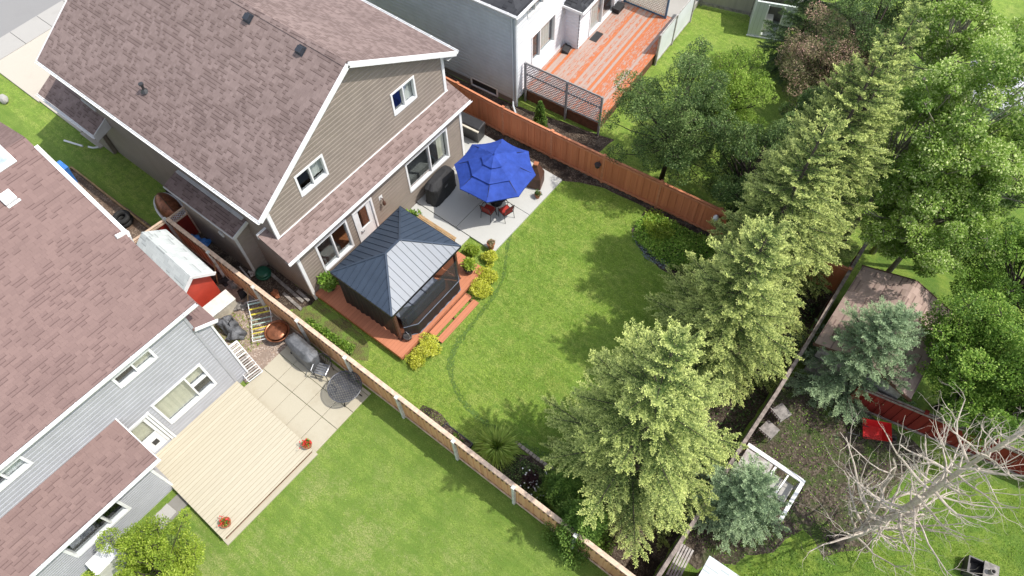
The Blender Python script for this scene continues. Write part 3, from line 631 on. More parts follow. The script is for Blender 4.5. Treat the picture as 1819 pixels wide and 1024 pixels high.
d2 = g.build('door', K['white'], H2); g = MB(); g.box(.001, -3.32, .72, .012, -3.12, 1.0); g.build('pet_flap', K['plastic_d'], d2)
g = MB(); g.box(-.03, -3.52, 1.35, -.02, -2.97, 2.3); g.build('pane', K['glass'], d2); g = MB(); g.box(-.12, -3.5, 1.3, -.11, -2.98, 2.35); g.build('blind', K['cream'], d2)
g = MB(); g.box(.0, -3.62, .36, .06, -3.56, 2.52); g.box(0, -2.74, .36, .08, -2.66, 2.56); g.box(0, -3.62, 2.44, .06, -2.74, 2.54); g.box(-.02, -2.84, .36, .05, -2.76, 2.44); g.build('door_frame', K['white'], H2)
g = MB(); g.box(-.055, -.04, 0, .052, .045, 5.2); g.box(-.03, -.06, 2.45, 0.05, .0, 2.52); g.build('corner_trim', sw, H2)
wall(H2, (0, 0, 0), (-1, 0, 0), (0, 1, 0), lambda z: (0, 13.4), [0, 5.3], [], sw)
g = MB(); g.box(-13.4, -13, 0, -13.3, -.1, 5.3); g.box(-6.5, -12.9, 0, -6.4, -.12, 5.2); g.box(-2.4, -12.9, .3, -2.3, -.12, 5.2); g.build('front_wall', K['dark_room'], H2)
g = MB(); g.box(-13, -12.9, 5.22, -.12, -.12, 5.26); g.box(-13, -12.9, 2.85, -.12, -.12, 2.9); g.box(-13, -12.9, .25, -.12, -.12, .3); g.build('ceiling', K['dark_room'], H2)
ez2 = 5.36; sl2 = .42
r2z = lambda x: ez2+sl2*(.08-x)
xr = -6.6
mr2 = roof(H2, [(.08, .52, ez2), (.08, -13.6, ez2), (xr, -13.6, r2z(xr)), (xr, .52, r2z(xr))], K['roof_b'], .1)
roof(H2, [(-13.8, .52, ez2-.1), (-13.8, -13.6, ez2-.1), (xr, -13.6, r2z(xr)), (xr, .52, r2z(xr))], K['roof_b'], .1)
g = MB(); g.bar((.10, .54, r2z(.10)-.09), (xr+.003, .54, r2z(xr)-.09), .04, .16); g.build('rake_board', K['roof_b'], H2); g = MB(); g.bar((-13.8, .54, ez2-.19), (xr, .54, r2z(xr)-.09), .04, .16); g.build('rake_board', K['roof_b'], H2)
# white fascia and its return half way along the rake
xk = -2.75
g = MB(); g.bar((xk, .60, r2z(xk)-.03), (xr+.4, .60, r2z(xr+.4)-.03), .12, .11); g.bar((xk+.03, .66, r2z(xk)-.04), (xk+.03, .30, r2z(xk)+.05), .11, .09); g.tube([(xk+.02, .66, r2z(xk)-.05), (xk+.14, .60, r2z(xk)-.12), (xk+.1, .56, r2z(xk)-.5)], .045, 8)
g.build('fascia', K['white'], H2)
gutter(H2, (.09, .54, ez2-.01), (.09, -13.6, ez2-.01), (1, 0, 0)); g = MB(); g.box(.035, -13.5, 5.20, .085, .50, 5.225); g.build('soffit', K['soffit'], H2)
# skylight curb and roof vent
def onroof2(px, py):
    for z in np.linspace(8.4, 5, 300):
        q = l2(G(px, py, z))
        if r2z(q[0]) >= z: return q[0], q[1], r2z(q[0])
a2 = math.atan(sl2)
q = onroof2(14, 352); g = MB(); g.box(-.16, -.19, 0, .20, .19, .13); g.box(.215, -.19, 0, .30, .22, .03); o = g.build('roof_vent', K['white'], mr2, bevel=.01); o.location = q; o.rotation_euler = (0, a2, 0)
q = onroof2(-4, 285); g = MB(); g.box(-.38, -.36, 0, .38, .36, .06); g.box(-.30, -.28, .06, .30, .28, .11); o = g.build('skylight', K['white'], mr2, bevel=.01); o.location = q; o.rotation_euler = (0, a2, 0)
g = MB(); g.box(-.24, -.22, .112, .24, .22, .118); o2 = g.build('pane', K['pale_blue'], o)
# bump-out at the corner
wall(H2, (-.02, .50, 0), (0, -1, 0), (1, 0, 0), lambda z: (0, .5), [0, 4.05], [], sw); wall(H2, (-.02, .50, 0), (-1, 0, 0), (0, 1, 0), lambda z: (0, 1.6), [0, 4.0], [], sw)
roof(H2, [(.10, .72, 4.02), (-1.8, .72, 4.02), (-1.8, .0, 4.42), (.10, .0, 4.42)], K['roof_b'], .08, 'bump_out_roof')
g = MB(); g.bar((.12, .74, 3.97), (.12, .02, 4.37), .04, .13); g.bar((.03, .5, .1), (.03, .5, 4.0), .06, .06); g.build('bump_out_trim', K['white'], H2)
# single-storey extension
w3 = [(1.25, 3.18, 1.1, 2.06)]
wall(H2, (1.32, -3.82, 0), (0, -1, 0), (1, 0, 0), lambda z: (0, 9), [.12, 2.34], w3, sw, course=.115)
window(H2, (1.32, -3.82, 0), (0, -1, 0), (1, 0, 0), *w3[0], splits=(.33,), fw=.08)
wall(H2, (1.32, -3.82, 0), (-1, 0, 0), (0, 1, 0), lambda z: (0, 1.3), [.12, 2.34], [], sw)
xq = 1.52; e3 = 2.50; rr = lambda x: e3+(xq-x)*(3.42-e3)/xq
roof(H2, [(xq, -3.42, e3), (xq, -13.4, e3), (.0, -13.4, 3.42), (.0, -3.42, 3.42)], K['roof_b'], .09, 'extension_roof')
g = MB(); g.bar((xq+.01, -3.40, e3-.05), (.0, -3.40, 3.37), .03, .13); g.box(1.30, -3.86, .0, 1.37, -3.78, 2.34); g.box(1.25, -12.5, 0, 1.305, -3.84, .115); g.build('extension_trim', K['white'], H2)
gutter(H2, (xq+.01, -3.38, e3-.01), (xq+.01, -13.4, e3-.01), (1, 0, 0)); g = MB(); g.box(1.33, -13.3, 2.35, xq, -3.45, 2.37); g.build('soffit', K['soffit'], H2)
g = MB(); g.box(.1, -12.8, 2.36, 1.3, -3.9, 2.40); g.box(-.1, -12.8, .3, 1.2, -3.95, .34); g.box(.12, -12.8, .34, .16, -3.95, 2.36); g.build('interior_wall', K['dark_room'], H2)

# ------------------------------------------------------------------ blue-grey neighbour house
RA = R(4.0)
H3 = thing('house', 'two-storey house with blue-grey side siding, white rear wall and charcoal shingles', 'house', (-.04, 13.02, 0), RA)
def l3(p):
    x, y = p[0]+.04, p[1]-13.02; c, s = math.cos(-RA), math.sin(-RA); return (x*c-y*s, x*s+y*c, p[2] if len(p) > 2 else 0)
wb = [(1.35, 2.75, .10, .62)]
wall(H3, (0, 0, 0), (-1, 0, 0), (0, -1, 0), lambda z: (0, 14), [.35, 5.3], [(1.05, 2.5, .34, .5)], K['siding_g'])
g = MB(); g.box(-14, .02, 0, -.02, .2, .345); g.build('foundation', K['found'], H3)
g = MB(); g.box(-2.52, -.05, .02, -1.03, .0, .10); g.box(-2.52, -.05, .46, -1.03, .0, .52); g.box(-2.55, -.05, .02, -2.47, 0, .52); g.box(-1.08, -.05, .02, -1.0, 0, .52); bw = g.build('basement_window', K['white'], H3); g = MB(); g.box(-2.47, -.02, .1, -1.08, -.012, .46); g.build('pane', K['plastic_d'], bw)
w4 = [(1.25, 3.15, 1.55, 3.05), (.9, 2.1, 4.3, 5.2)]
wall(H3, (0, 0, 0), (0, 1, 0), (1, 0, 0), lambda z: (0, 12), [.35, 5.3], w4, K['siding_n'])
window(H3, (0, 0, 0), (0, 1, 0), (1, 0, 0), *w4[0], splits=(.36,), fw=.05, blind=[(.42, .95, 0, 1, K['curtain'])]); window(H3, (0, 0, 0), (0, 1, 0), (1, 0, 0), *w4[1], fw=.05)
g = MB(); g.box(-.03, -.06, .0, .065, .05, 5.3); g.tube([(-.10, -.09, 5.1), (-.10, -.09, .35), (-.02, -.22, .18), (.35, -.55, .10)], .045, 8); g.build('corner_trim', K['siding_g'], H3)
# bump-out with patio doors
w5 = [(1.0, 3.4, .72, 2.75)]
wall(H3, (.75, 4.15, 0), (0, 1, 0), (1, 0, 0), lambda z: (0, 7.5), [.6, 3.05], w5, K['siding_n']); window(H3, (.75, 4.15, 0), (0, 1, 0), (1, 0, 0), *w5[0], splits=(.5,), fw=.05, name='patio_door', blind=[(.06, .45, 0, 1, K['curtain'])])
wall(H3, (.75, 4.15, 0), (-1, 0, 0), (0, -1, 0), lambda z: (0, .75), [.6, 3.05], [], K['siding_n'])
mb = MB(); mb.slab([(1.05, 3.85, 3.05), (1.05, 12, 3.05), (.0, 12, 3.7), (.0, 5.0, 3.7)], (0, 0, -.08)); mb.slab([(.0, 3.85, 3.05), (1.05, 3.85, 3.05), (.0, 5.0, 3.7)], (0, 0, -.08)); mb.build('bump_out_roof', K['roof_dark'], H3)
gutter(H3, (1.06, 3.83, 3.04), (1.06, 12, 3.04), (1, 0, 0)); g = MB(); g.box(.0, 3.80, 2.93, 1.05, 3.84, 3.05); g.build('fascia', K['white'], H3)
mb = MB(); mb.slab([(.40, -.42, 5.42), (.40, 12, 5.42), (-6, 12, 8.4), (-6, 5.6, 8.4)], (0, 0, -.08)); mb.slab([(-14, -.42, 5.42), (.40, -.42, 5.42), (-6, 5.6, 8.4), (-14, 5.6, 8.4)], (0, 0, -.08)); mb.build('roof', K['roof_dark'], H3)
gutter(H3, (.41, -.44, 5.41), (.41, 12, 5.41), (1, 0, 0)); gutter(H3, (-14, -.43, 5.41), (.44, -.43, 5.41), (0, -1, 0)); g = MB(); g.box(-14, -.40, 5.28, 0, .0, 5.30); g.box(0.02, -.40, 5.28, .38, 12, 5.30); g.build('soffit', K['soffit'], H3)
g = MB(); g.box(-2.6, .2, .5, -2.5, 11.8, 5.2); g.box(-13, .2, 5.22, -.15, 11.8, 5.26); g.box(-2.5, .2, .55, -.15, 11.8, .6); g.build('interior_wall', K['dark_room'], H3)
# its weathered deck
DK = thing('wooden_deck', 'orange stained deck with badly peeling boards behind the blue-grey neighbour house', 'deck', (-.04, 13.02, 0), RA)
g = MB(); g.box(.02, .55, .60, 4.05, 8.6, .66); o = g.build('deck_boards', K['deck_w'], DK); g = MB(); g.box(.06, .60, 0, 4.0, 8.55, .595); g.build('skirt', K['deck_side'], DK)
# boards run along y in the photo: rotate the pattern by building it turned
def lattice_panel(parent, a, b, z0, z1, m, pitch=.11, wd=.042, th=.008, name='lattice'):
    a = Vector((a[0], a[1], 0)); b = Vector((b[0], b[1], 0)); Lh = (b-a).length; d = (b-a).normalized(); n = Vector((-d.y, d.x, 0)); H = z1-z0; g = MB()
    for sgn, off in ((1, th/2+.001), (-1, -th/2-.001)):
        k = -H if sgn > 0 else 0
        while k < (Lh if sgn > 0 else Lh+H):
            # line u = k + sgn*v
            v0, v1 = 0., H
            if sgn > 0: v0 = max(0, -k); v1 = min(H, Lh-k)
            else: v0 = max(0, k-Lh); v1 = min(H, k)
            if v1-v0 > .02:
                p = a+d*(k+sgn*v0)+n*off+Vector((0, 0, z0+v0)); q = a+d*(k+sgn*v1)+n*off+Vector((0, 0, z0+v1)); g.bar(p, q, th, wd, up=(d*sgn*-1+Vector((0, 0, 1))))
            k += pitch*1.414
    return g.build(name, m, parent)
def screen(name, label, cat, parentloc, rz, posts, z0, z1, mpost, mlat, split=None, solid=None, group=None):
    t = thing(name, label, cat, parentloc, rz, group)
    for i, p in enumerate(posts): q = MB(); q.box(p[0]-.045, p[1]-.045, 0, p[0]+.045, p[1]+.045, z1+.03); q.build('post', mpost, t, bevel=.006)
    for a, b in zip(posts[:-1], posts[1:]):
        A = Vector((a[0], a[1], 0)); B = Vector((b[0], b[1], 0)); d = (B-A).normalized()*.05; A += d; B -= d; r = MB(); Z = lambda z: Vector((0, 0, z))
        for z in (z0, z1, split) if split else (z0, z1): r = MB(); r.bar(A+Z(z), B+Z(z), .04, .07); r.build('rail', mpost, t)
        if solid: s = MB(); s.slab([A+Z(z0+.035), B+Z(z0+.035), B+Z(z1-.035), A+Z(z1-.035)], Vector((-d.y, d.x, 0))*.25); s.build('panel', solid, t)
        else: lattice_panel(t, A, B, z0+.035, z1-.035, mlat, .10)
    return t
screen('lattice_screen', 'grey-framed lattice privacy screen along the side of the peeling deck', 'screen', (-.04, 13.02, 0), RA, [(.18, .50), (2.35, .50), (4.10, .50)], .75, 2.25, K['grey_paint'], K['lattice_g'], split=1.65)
screen('lattice_screen', 'beige diagonal lattice screen with blue posts at the far end of the peeling deck', 'screen', (-.04, 13.02, 0), RA, [(.95, 8.40), (3.25, 8.40)], .72, 2.2, K['bluepost'], K['lattice'])
screen('deck_railing', 'white solid-panel railing on the lawn side of the peeling deck', 'railing', (-.04, 13.02, 0), RA, [(4.12, 5.9), (4.12, 7.6), (4.12, 9.6)], .15, 1.75, K['old_white'], None, solid=K['siding_n'])
g = MB(); g.box(.45, 9.0, .0, 3.9, 12.5, .35); tag(g.build('concrete_pad', K['walk'], bevel=.01), 'pale concrete pad beyond the beige lattice screen', 'concrete pad', loc=(-.04, 13.02, 0), rz=RA)
for z in (0,):
    p = G(1060, 66, .665); g = MB(); g.box(-.19, -.36, 0, .19, .36, .012); tag(g.build('doormat', K['plastic_d']), 'dark doormat lying on the peeling deck by the patio door', 'doormat', loc=(p[0]-.02, p[1], .664), rz=RA)
p = G(1006, 84, .8); g = MB(); g.hexa([(-.17, -.28, 0), (.17, -.28, 0), (.17, .28, 0), (-.17, .28, 0), (-.15, -.25, .22), (.15, -.25, .10), (.15, .25, .10), (-.15, .25, .22)]); tag(g.build('boot_tray', K['black_cloth'], bevel=.02), 'black bin lying in the corner beside the neighbour bump-out', 'bin', loc=(p[0]+.05, p[1]-.05, .664), rz=RA+.2)
p = G(1098, 14, .8); g = MB(); g.box(-.2, -.3, 0, .2, .3, .22); g.box(-.22, -.32, .22, .22, .32, .26); tag(g.build('storage_bin', K['black_cloth'], bevel=.02), 'black storage bin at the far end of the peeling deck', 'bin', loc=(p[0], p[1], .664), rz=RA)

# ------------------------------------------------------------------ fences
def board_fence(name, label, pts, h, bm, cm, pm, capw=.15, ph=.0, postside=0, trim_low=True, panel=None, gap=0, zig=None, posts=True):
    o0 = Vector((pts[0][0], pts[0][1], 0)); t = thing(name, label, 'fence', tuple(o0)); rgf = random.Random(hash(label) % 1000)
    for i, (a, b) in enumerate(zip(pts[:-1], pts[1:])):
        A = Vector((a[0], a[1], 0))-o0; B = Vector((b[0], b[1], 0))-o0; d = (B-A).normalized(); n = Vector((-d.y, d.x, 0)); Ln = (B-A).length; k = int(Ln/.145); wd = Ln/k
        m = MB()
        for j in range(k):
            off = .011 if j % 2 else -.011; p = A+d*(j*wd-(.012 if j % 2 else -.006))+n*(off-.009); q = A+d*((j+1)*wd+(.012 if j % 2 else -.006))+n*(off-.009); dz = rgf.uniform(-.012, .012)
            m.hexa([p+Vector((0, 0, .04)), q+Vector((0, 0, .04)), q+n*.018+Vector((0, 0, .04)), p+n*.018+Vector((0, 0, .04)), p+Vector((0, 0, h+dz-.03)), q+Vector((0, 0, h+dz-.03)), q+n*.018+Vector((0, 0, h+dz-.03)), p+n*.018+Vector((0, 0, h+dz-.03))])
        m.build('panel', bm, t)
        m = MB(); Z = lambda z: Vector((0, 0, z)); m.bar(A+Z(h), B+Z(h), capw, .036); m.build('cap_rail', cm, t)
        for s in (1, -1):
            m = MB(); m.bar(A+Z(h-.10)+n*.045*s, B+Z(h-.10)+n*.045*s, .03, .09); m.build('rail', cm, t)
            if trim_low: m = MB(); m.bar(A+Z(.17)+n*.045*s, B+Z(.17)+n*.045*s, .03, .10); m.build('rail', cm, t)
        if zig:
            m = MB(); kk = int(Ln/.17)
            for j in range(kk): p = A+d*((j+.5)*Ln/kk)+n*(-capw/2-.022); m.hexa([p-d*.04+Z(h-.13), p+d*.03+Z(h-.13), p+d*.03+n*.02+Z(h-.13), p-d*.04+n*.02+Z(h-.13), p-d*.03+Z(h-.005), p+d*.05+Z(h-.005), p+d*.05+n*.02+Z(h-.005), p-d*.03+n*.02+Z(h-.005)])
            m.build('scallop_trim', zig, t)
    if posts:
        for i, a in enumerate(pts):
            A = Vector((a[0], a[1], 0))-o0; q = pts[min(i+1, len(pts)-1)]; r = pts[max(i-1, 0)]; d = Vector((q[0]-r[0], q[1]-r[1], 0)).normalized(); n = Vector((-d.y, d.x, 0))
            m = MB(); c = A+n*postside*.075; an = math.atan2(d.y, d.x); m.box(c.x-.05, c.y-.05, 0, c.x+.05, c.y+.05, h+.05+ph, rz=an); m.box(c.x-.065, c.y-.065, h+.052+ph, c.x+.065, c.y+.065, h+.08+ph, rz=an)
            m.build('post', pm, t, bevel=.006)
    return t
fx = [-6.15, -3.55, -1.0, 1.32, 3.72, 6.15, 8.65, 11.12, 13.5, 15.95]
board_fence('board_fence', 'long cedar-tan board fence with pale posts between the two back yards', [(x, -1.47) for x in fx], 1.78, K['fence_c'], K['fence_c2'], K['fence_post'], postside=-1, zig=K['brown'])
op = [(-4.3, 11.15), (-1.9, 11.2), (.62, 11.25), (3.15, 11.42), (5.68, 11.62), (8.28, 11.86), (10.86, 12.08), (13.4, 12.3), (16.0, 12.5)]
board_fence('board_fence', 'terracotta-orange stained board fence behind the blue parasol', op, 1.66, K['fence_o'], K['fence_o2'], K['fence_o2'], capw=.09)
board_fence('board_fence', 'dark red back fence with weathered pale cap boards running behind the spruces', [(16.1, -3.5), (16.1, -1.2), (16.12, 1.3), (16.12, 3.85), (16.15, 6.4), (16.12, 9.0), (16.05, 11.6), (16.0, 14.2)], 1.68, K['fence_r'], K['old_cap'], K['fence_r'], capw=.12, ph=-.14)
board_fence('board_fence', 'dark red fence panel run beyond the blue-green spruce at the right', [(18.3, 8.45), (20.4, 8.85), (22.6, 9.3), (25, 9.7)], 1.55, K['fence_r'], K['old_cap'], K['fence_r'], capw=.05)
board_fence('board_fence', 'grey weathered board fence at the far end of the neighbour lawn', [(-2, 22.8), (.7, 23.6), (3.2, 24.35), (5.6, 25.1), (8.2, 25.8), (11, 26.5)], 1.7, K['fence_g'], K['wood_g'], K['wood_g'], capw=.05)
board_fence('board_fence', 'short dark fence with pale cap from the cedar fence to the grey house', [(-6.2, -1.55), (-6.4, -3.4)], 1.75, K['fence_r'], K['fence_c2'], K['fence_r'], capw=.10, posts=False)
t = screen('lattice_gate', 'small dark gate with a lattice top between the cedar fence and the taupe house', 'gate', (-6.12, -1.42, 0), 0, [(0, 0), (.02, .74)], 1.35, 1.74, K['fence_c2'], K['lattice_g'])
g = MB(); g.box(-.02, .06, .05, .0, .70, 1.30); g.build('panel', K['fence_r'], t)

# ------------------------------------------------------------------ decks
D1 = thing('wooden_deck', 'low coral-orange deck under the black gazebo with two front steps', 'deck', (.1, .08, 0))
g = MB(); g.box(0, 0, .34, 4.52, 4.85, .375); g.build('deck_boards', K['deck_o'], D1); g = MB(); g.box(4.525, -.01, .20, 4.56, 4.86, .378); g.box(-.01, -.04, .20, 4.56, -.005, .378); g.build('fascia', K['deck_o'], D1)
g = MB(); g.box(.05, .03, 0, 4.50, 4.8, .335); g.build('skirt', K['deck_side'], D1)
st = MB(); st.box(4.60, 1.42, .20, 4.90, 3.62, .24); st.box(4.96, 1.42, .08, 5.24, 3.62, .12); s1 = st.build('step', K['deck_o'], D1, bevel=.006); g = MB()
for y in (1.5, 2.5, 3.5): g.box(4.58, y, 0, 4.88, y+.05, .195); g.box(4.88, y, 0, 5.2, y+.05, .075)
g.build('stringer', K['deck_side'], s1)
D2 = thing('wooden_deck', 'large square beige deck behind the pale grey house', 'deck', (.45, -4.3, 0), LA)
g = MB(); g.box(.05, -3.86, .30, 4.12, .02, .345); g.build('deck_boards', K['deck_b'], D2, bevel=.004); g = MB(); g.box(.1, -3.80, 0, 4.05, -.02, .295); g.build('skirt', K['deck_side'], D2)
g = MB(); g.box(3.98, -3.9, 0, 4.24, .05, .06); g.build('kerb', K['paver'], D2)

# ------------------------------------------------------------------ gazebo
GX, GY = 2.78, 2.28
GZ = thing('gazebo', 'hardtop gazebo with slate-blue ribbed metal roof and black netting walls', 'gazebo', (GX, GY, .375))
ZE = 2.18; hx, hy, rl, rh = 1.50, 1.86, .36, .80
mb = MB(); A = [(hx, -hy, ZE), (hx, hy, ZE), (-hx, hy, ZE), (-hx, -hy, ZE)]; T0, T1 = (0, -rl, ZE+rh), (0, rl, ZE+rh)
faces = [([A[0], A[1], T1, T0]), ([A[1], A[2], T1]), ([A[2], A[3], T0, T1]), ([A[3], A[0], T0])]
for f in faces: mb.slab(f, (0, 0, -.03))
mb.build('roof', K['metal_blue'], GZ)
rb = MB()
for f in faces:
    a, b = Vector(f[0]), Vector(f[1]); tl = Vector(f[3]) if len(f) == 4 else Vector(f[2]); tr = Vector(f[2]); Lf_ = (b-a).length; d = (b-a).normalized(); k = int(Lf_/.235)
    mid = (a+b)/2; top = (tl+tr)/2; upv = (top-mid); half = (tr-tl).length/2
    for i in range(1, k):
        u = Lf_*i/k-Lf_/2
        fr = 1. if abs(u) <= half else (Lf_/2-abs(u))/(Lf_/2-half)
        if fr > .03: p = mid+d*u; q = p+upv*fr; rb.bar(p+Vector((0, 0, .012)), q+Vector((0, 0, .012)), .022, .028)
rb.build('seam_ribs', K['metal_blue'], GZ)
rc = MB()
for a, b in ((A[0], T0), (A[1], T1), (A[2], T1), (A[3], T0), (T0, T1)): rc.bar(Vector(a)+Vector((0, 0, .02)), Vector(b)+Vector((0, 0, .025)), .07, .03)
rc.build('hip_cap', K['metal_blue'], GZ)
ev = MB()
for a, b in zip(A, A[1:]+A[:1]): ev.bar(Vector(a)-Vector((0, 0, .05)), Vector(b)-Vector((0, 0, .05)), .05, .09)
ev.build('eave_frame', K['black_metal'], GZ)
px_, py_ = 1.32, 1.66
for sx in (1, -1):
    for sy in (1, -1):
        q = MB(); q.box(sx*px_-.055, sy*py_-.055, 0, sx*px_+.055, sy*py_+.055, ZE-.1); q.box(sx*px_-.09, sy*py_-.09, 0, sx*px_+.09, sy*py_+.09, .03); q.build('post', K['brown'], GZ, bevel=.006)
# netting: bay-shaped front, gathered curtains at the sides
def curtain(pts, z0, z1, amp, m, name, parent, n=40, seed=1):
    P = [Vector((p[0], p[1], 0)) for p in pts]; segl = [(b-a).length for a, b in zip(P[:-1], P[1:])]; tot = sum(segl); rg = random.Random(seed); ph = rg.uniform(0, 6); mb = MB(); V = []
    for i in range(n+1):
        s = tot*i/n; k = 0
        while k < len(segl)-1 and s > segl[k]: s -= segl[k]; k += 1
        d = (P[k+1]-P[k]).normalized(); p = P[k]+d*s; nn = Vector((d.y, -d.x, 0)); w_ = amp*(math.sin(i*1.15+ph)+.5*math.sin(i*.37+ph)); zz = z0+abs(amp)*.8*math.sin(i*.61)
        V += [p+nn*w_+Vector((0, 0, zz)), p+nn*w_*.6+nn*.0+Vector((0, 0, (z0+z1)/2)), p+nn*w_*.2+Vector((0, 0, z1))]
    mb.pts(V, [(3*i+j, 3*i+3+j, 3*i+4+j, 3*i+1+j) for i in range(n) for j in (0, 1)]); return mb.build(name, m, parent, smooth=True)
bayf = [(px_+.10, -py_+.18), (px_+.42, -py_+.62), (px_+.42, py_-.35), (px_+.08, py_-.08)]
curtain(bayf, .70, ZE-.08, .004, K['net'], 'netting', GZ, 30); curtain(bayf, .02, .70, .012, K['netd'], 'netting_skirt', GZ, 50, 2)
g = MB()
for a, b in zip(bayf[:-1], bayf[1:]): g.bar((*a, .71), (*b, .71), .025, .035); g.bar((*a, .03), (*b, .03), .03, .03)
g.build('netting_rail', K['sofa'], GZ)
curtain([(-px_-.05, -py_-.10), (px_+.05, -py_-.02)], .03, ZE-.1, .022, K['netd'], 'curtain', GZ, 60, 3); curtain([(-px_, -py_), (-px_, py_)], .03, ZE-.1, .02, K['netd'], 'curtain', GZ, 50, 4); curtain([(-px_, py_), (px_, py_)], .03, ZE-.1, .02, K['net'], 'curtain', GZ, 50, 5)
# sofa inside
SF = thing('garden_sofa', 'dark grey cushioned sofa behind the gazebo netting', 'sofa', (GX+.80, GY-.1, .38))
g = MB(); g.box(-.42, -1.1, 0, .42, 1.1, .22); g.build('frame', K['black_metal'], SF)
for y in (-.72, 0, .72): g = MB(); g.box(-.4, y-.35, .225, .36, y+.35, .40); g.build('seat_cushion', K['sofa'], SF, bevel=.04); 
g = MB(); g.box(.37, -1.1, .23, .50, 1.1, .78); g.build('backrest', K['sofa'], SF, bevel=.03)
g = MB(); g.lathe([(.36, .40), (.38, .42), (.38, .44)], -.45, -.2, 24); g.lathe([(.16, 0), (.05, .04), (.04, .40)], -.45, -.2, 12); tag(g.build('side_table', K['cream_p']), 'round table beside the sofa inside the gazebo', 'table', loc=(GX-.1, GY, .38))

# ------------------------------------------------------------------ parasol, table and chairs
pc = (2.80, 7.98)
UM = thing('parasol', 'large royal-blue octagonal parasol with three vented tiers', 'parasol', (pc[0], pc[1], .085))
RU = 1.66; zr = 2.05; a0 = math.atan2(6.50-7.98, 3.58-2.8)
# tiers: (radius in, z in, radius out, z out)
def tier(r0, z0_, r1, z1_, name, sag=.03, parent=UM):
    mb = MB(); n = 8; sub = 5; V = []; rows = 6
    for j in range(rows+1):
        f = j/rows; r = r0+(r1-r0)*f; z = z0_+(z1_-z0_)*f
        for i in range(n*sub):
            k = (i % sub)/sub; a = a0+2*math.pi*i/(n*sub); a_r = a0+2*math.pi*(i//sub)/n; a_s = a_r+2*math.pi/n
            x = r*((1-k)*math.cos(a_r)+k*math.cos(a_s)); y = r*((1-k)*math.sin(a_r)+k*math.sin(a_s)); s = sag*f*4*k*(1-k)
            V.append((x*(1-s*.6), y*(1-s*.6), z-s*1.0+.004*math.sin(7*k*3.1+i)*f))
    N = n*sub; mb.pts(V, [(j*N+i, j*N+(i+1) % N, (j+1)*N+(i+1) % N, (j+1)*N+i) for j in range(rows) for i in range(N)])
    mb.pts([(v[0], v[1], v[2]-.05) for v in V[-N:]]+V[-N:], [(i, (i+1) % N, N+(i+1) % N, N+i) for i in range(N)]) if name == 'valance_tier' else None
    return mb.build('canopy', K['blue'], parent, smooth=False)
tier(.03, 2.98, .52, 2.78, 'top'); tier(.36, 2.76, 1.06, 2.47, 'mid'); tier(.88, 2.46, RU, 2.10, 'valance_tier', .05)
g = MB()
for i in range(8): a = a0+2*math.pi*i/8; g.tube([(.05*math.cos(a), .05*math.sin(a), 2.90), (1.03*math.cos(a), 1.03*math.sin(a), 2.42), ((RU-.02)*math.cos(a), (RU-.02)*math.sin(a), 2.085)], .010, 5)
g.build('ribs', K['black_metal'], UM); g = MB(); g.tube([(0, 0, .0), (0, 0, 2.95)], .024, 10); g.build('pole', K['black_metal'], UM); g = MB(); g.lathe([(.02, 2.97), (.035, 3.0), (.02, 3.06), (.004, 3.09)], 0, 0, 10); g.build('finial', K['blue'], UM)
g = MB(); g.lathe([(.26, 0), (.26, .04), (.10, .08), (.04, .12), (.04, .3)], 0, 0, 20); g.build('base', K['black_metal'], UM)
TB = thing('patio_table', 'round dark metal dining table under the blue parasol', 'table', (pc[0], pc[1], .085))
g = MB(); g.lathe([(.60, .70), (.62, .71), (.62, .73), (.60, .74)], 0, 0, 32); g.build('table_top', K['black_metal'], TB)
for i in range(4): a = .6+i*math.pi/2; g = MB(); g.tube([(.45*math.cos(a), .45*math.sin(a), .70), (.34*math.cos(a), .34*math.sin(a), .35), (.50*math.cos(a), .50*math.sin(a), 0)], .018, 7); g.build('leg', K['black_metal'], TB)
def make_chair(label, loc, rz, cush):
    t = thing('patio_chair', label, 'chair', loc, rz, 'metal dining chairs around the parasol table'); bm = K['black_metal']
    for sx, sy in ((1, 1), (1, -1)): g = MB(); g.tube([(.22*sx, .24*sy, 0), (.20*sx, .23*sy, .42), (.16*sx, .25*sy, .64)], .012, 6); g.build('leg', bm, t)
    for sy in (1, -1): g = MB(); g.tube([(-.26, .24*sy, 0), (-.20, .23*sy, .42), (-.30, .22*sy, .92)], .012, 6); g.build('leg', bm, t)
    g = MB()
    for sy in (1, -1): g.tube([(-.24, .25*sy, .64), (.0, .27*sy, .67), (.17, .25*sy, .64)], .014, 6)
    g.build('armrest', bm, t)
    g = MB(); g.box(-.21, -.23, .40, .22, .23, .42); g.build('seat', bm, t); g = MB(); g.box(-.20, -.22, .425, .21, .22, .48); g.build('cushion', cush, t, bevel=.02)
    g = MB()
    for k in range(7): y = -.19+.38*k/6; g.tube([(-.205, y, .44), (-.30, y, .90)], .007, 5)
    g.tube([(-.30, -.23, .92), (-.315, 0, .97), (-.30, .23, .92)], .012, 6); g.build('backrest', bm, t)
    g = MB(); g.hexa([(-.195, -.20, .50), (-.165, -.20, .50), (-.165, .20, .50), (-.195, .20, .50), (-.285, -.20, .88), (-.255, -.20, .88), (-.255, .20, .88), (-.285, .20, .88)]); g.build('back_cushion', cush, t, bevel=.012); return t
c1 = make_chair('black metal chair with red cushion, nearest the gazebo under the parasol', (3.00, 7.22, .085), R(97), K['red_c'])
c2 = dup(c1, (3.60, 7.62, .085), R(165), 'black metal chair with red cushion on the lawn side of the parasol table')
c3 = dup(c1, (2.55, 8.95, .085), R(-80), 'metal chair mostly hidden under the far side of the blue parasol')
c4 = dup(c1, (1.82, 7.85, .085), R(5), 'metal chair hidden under the parasol on the house side')

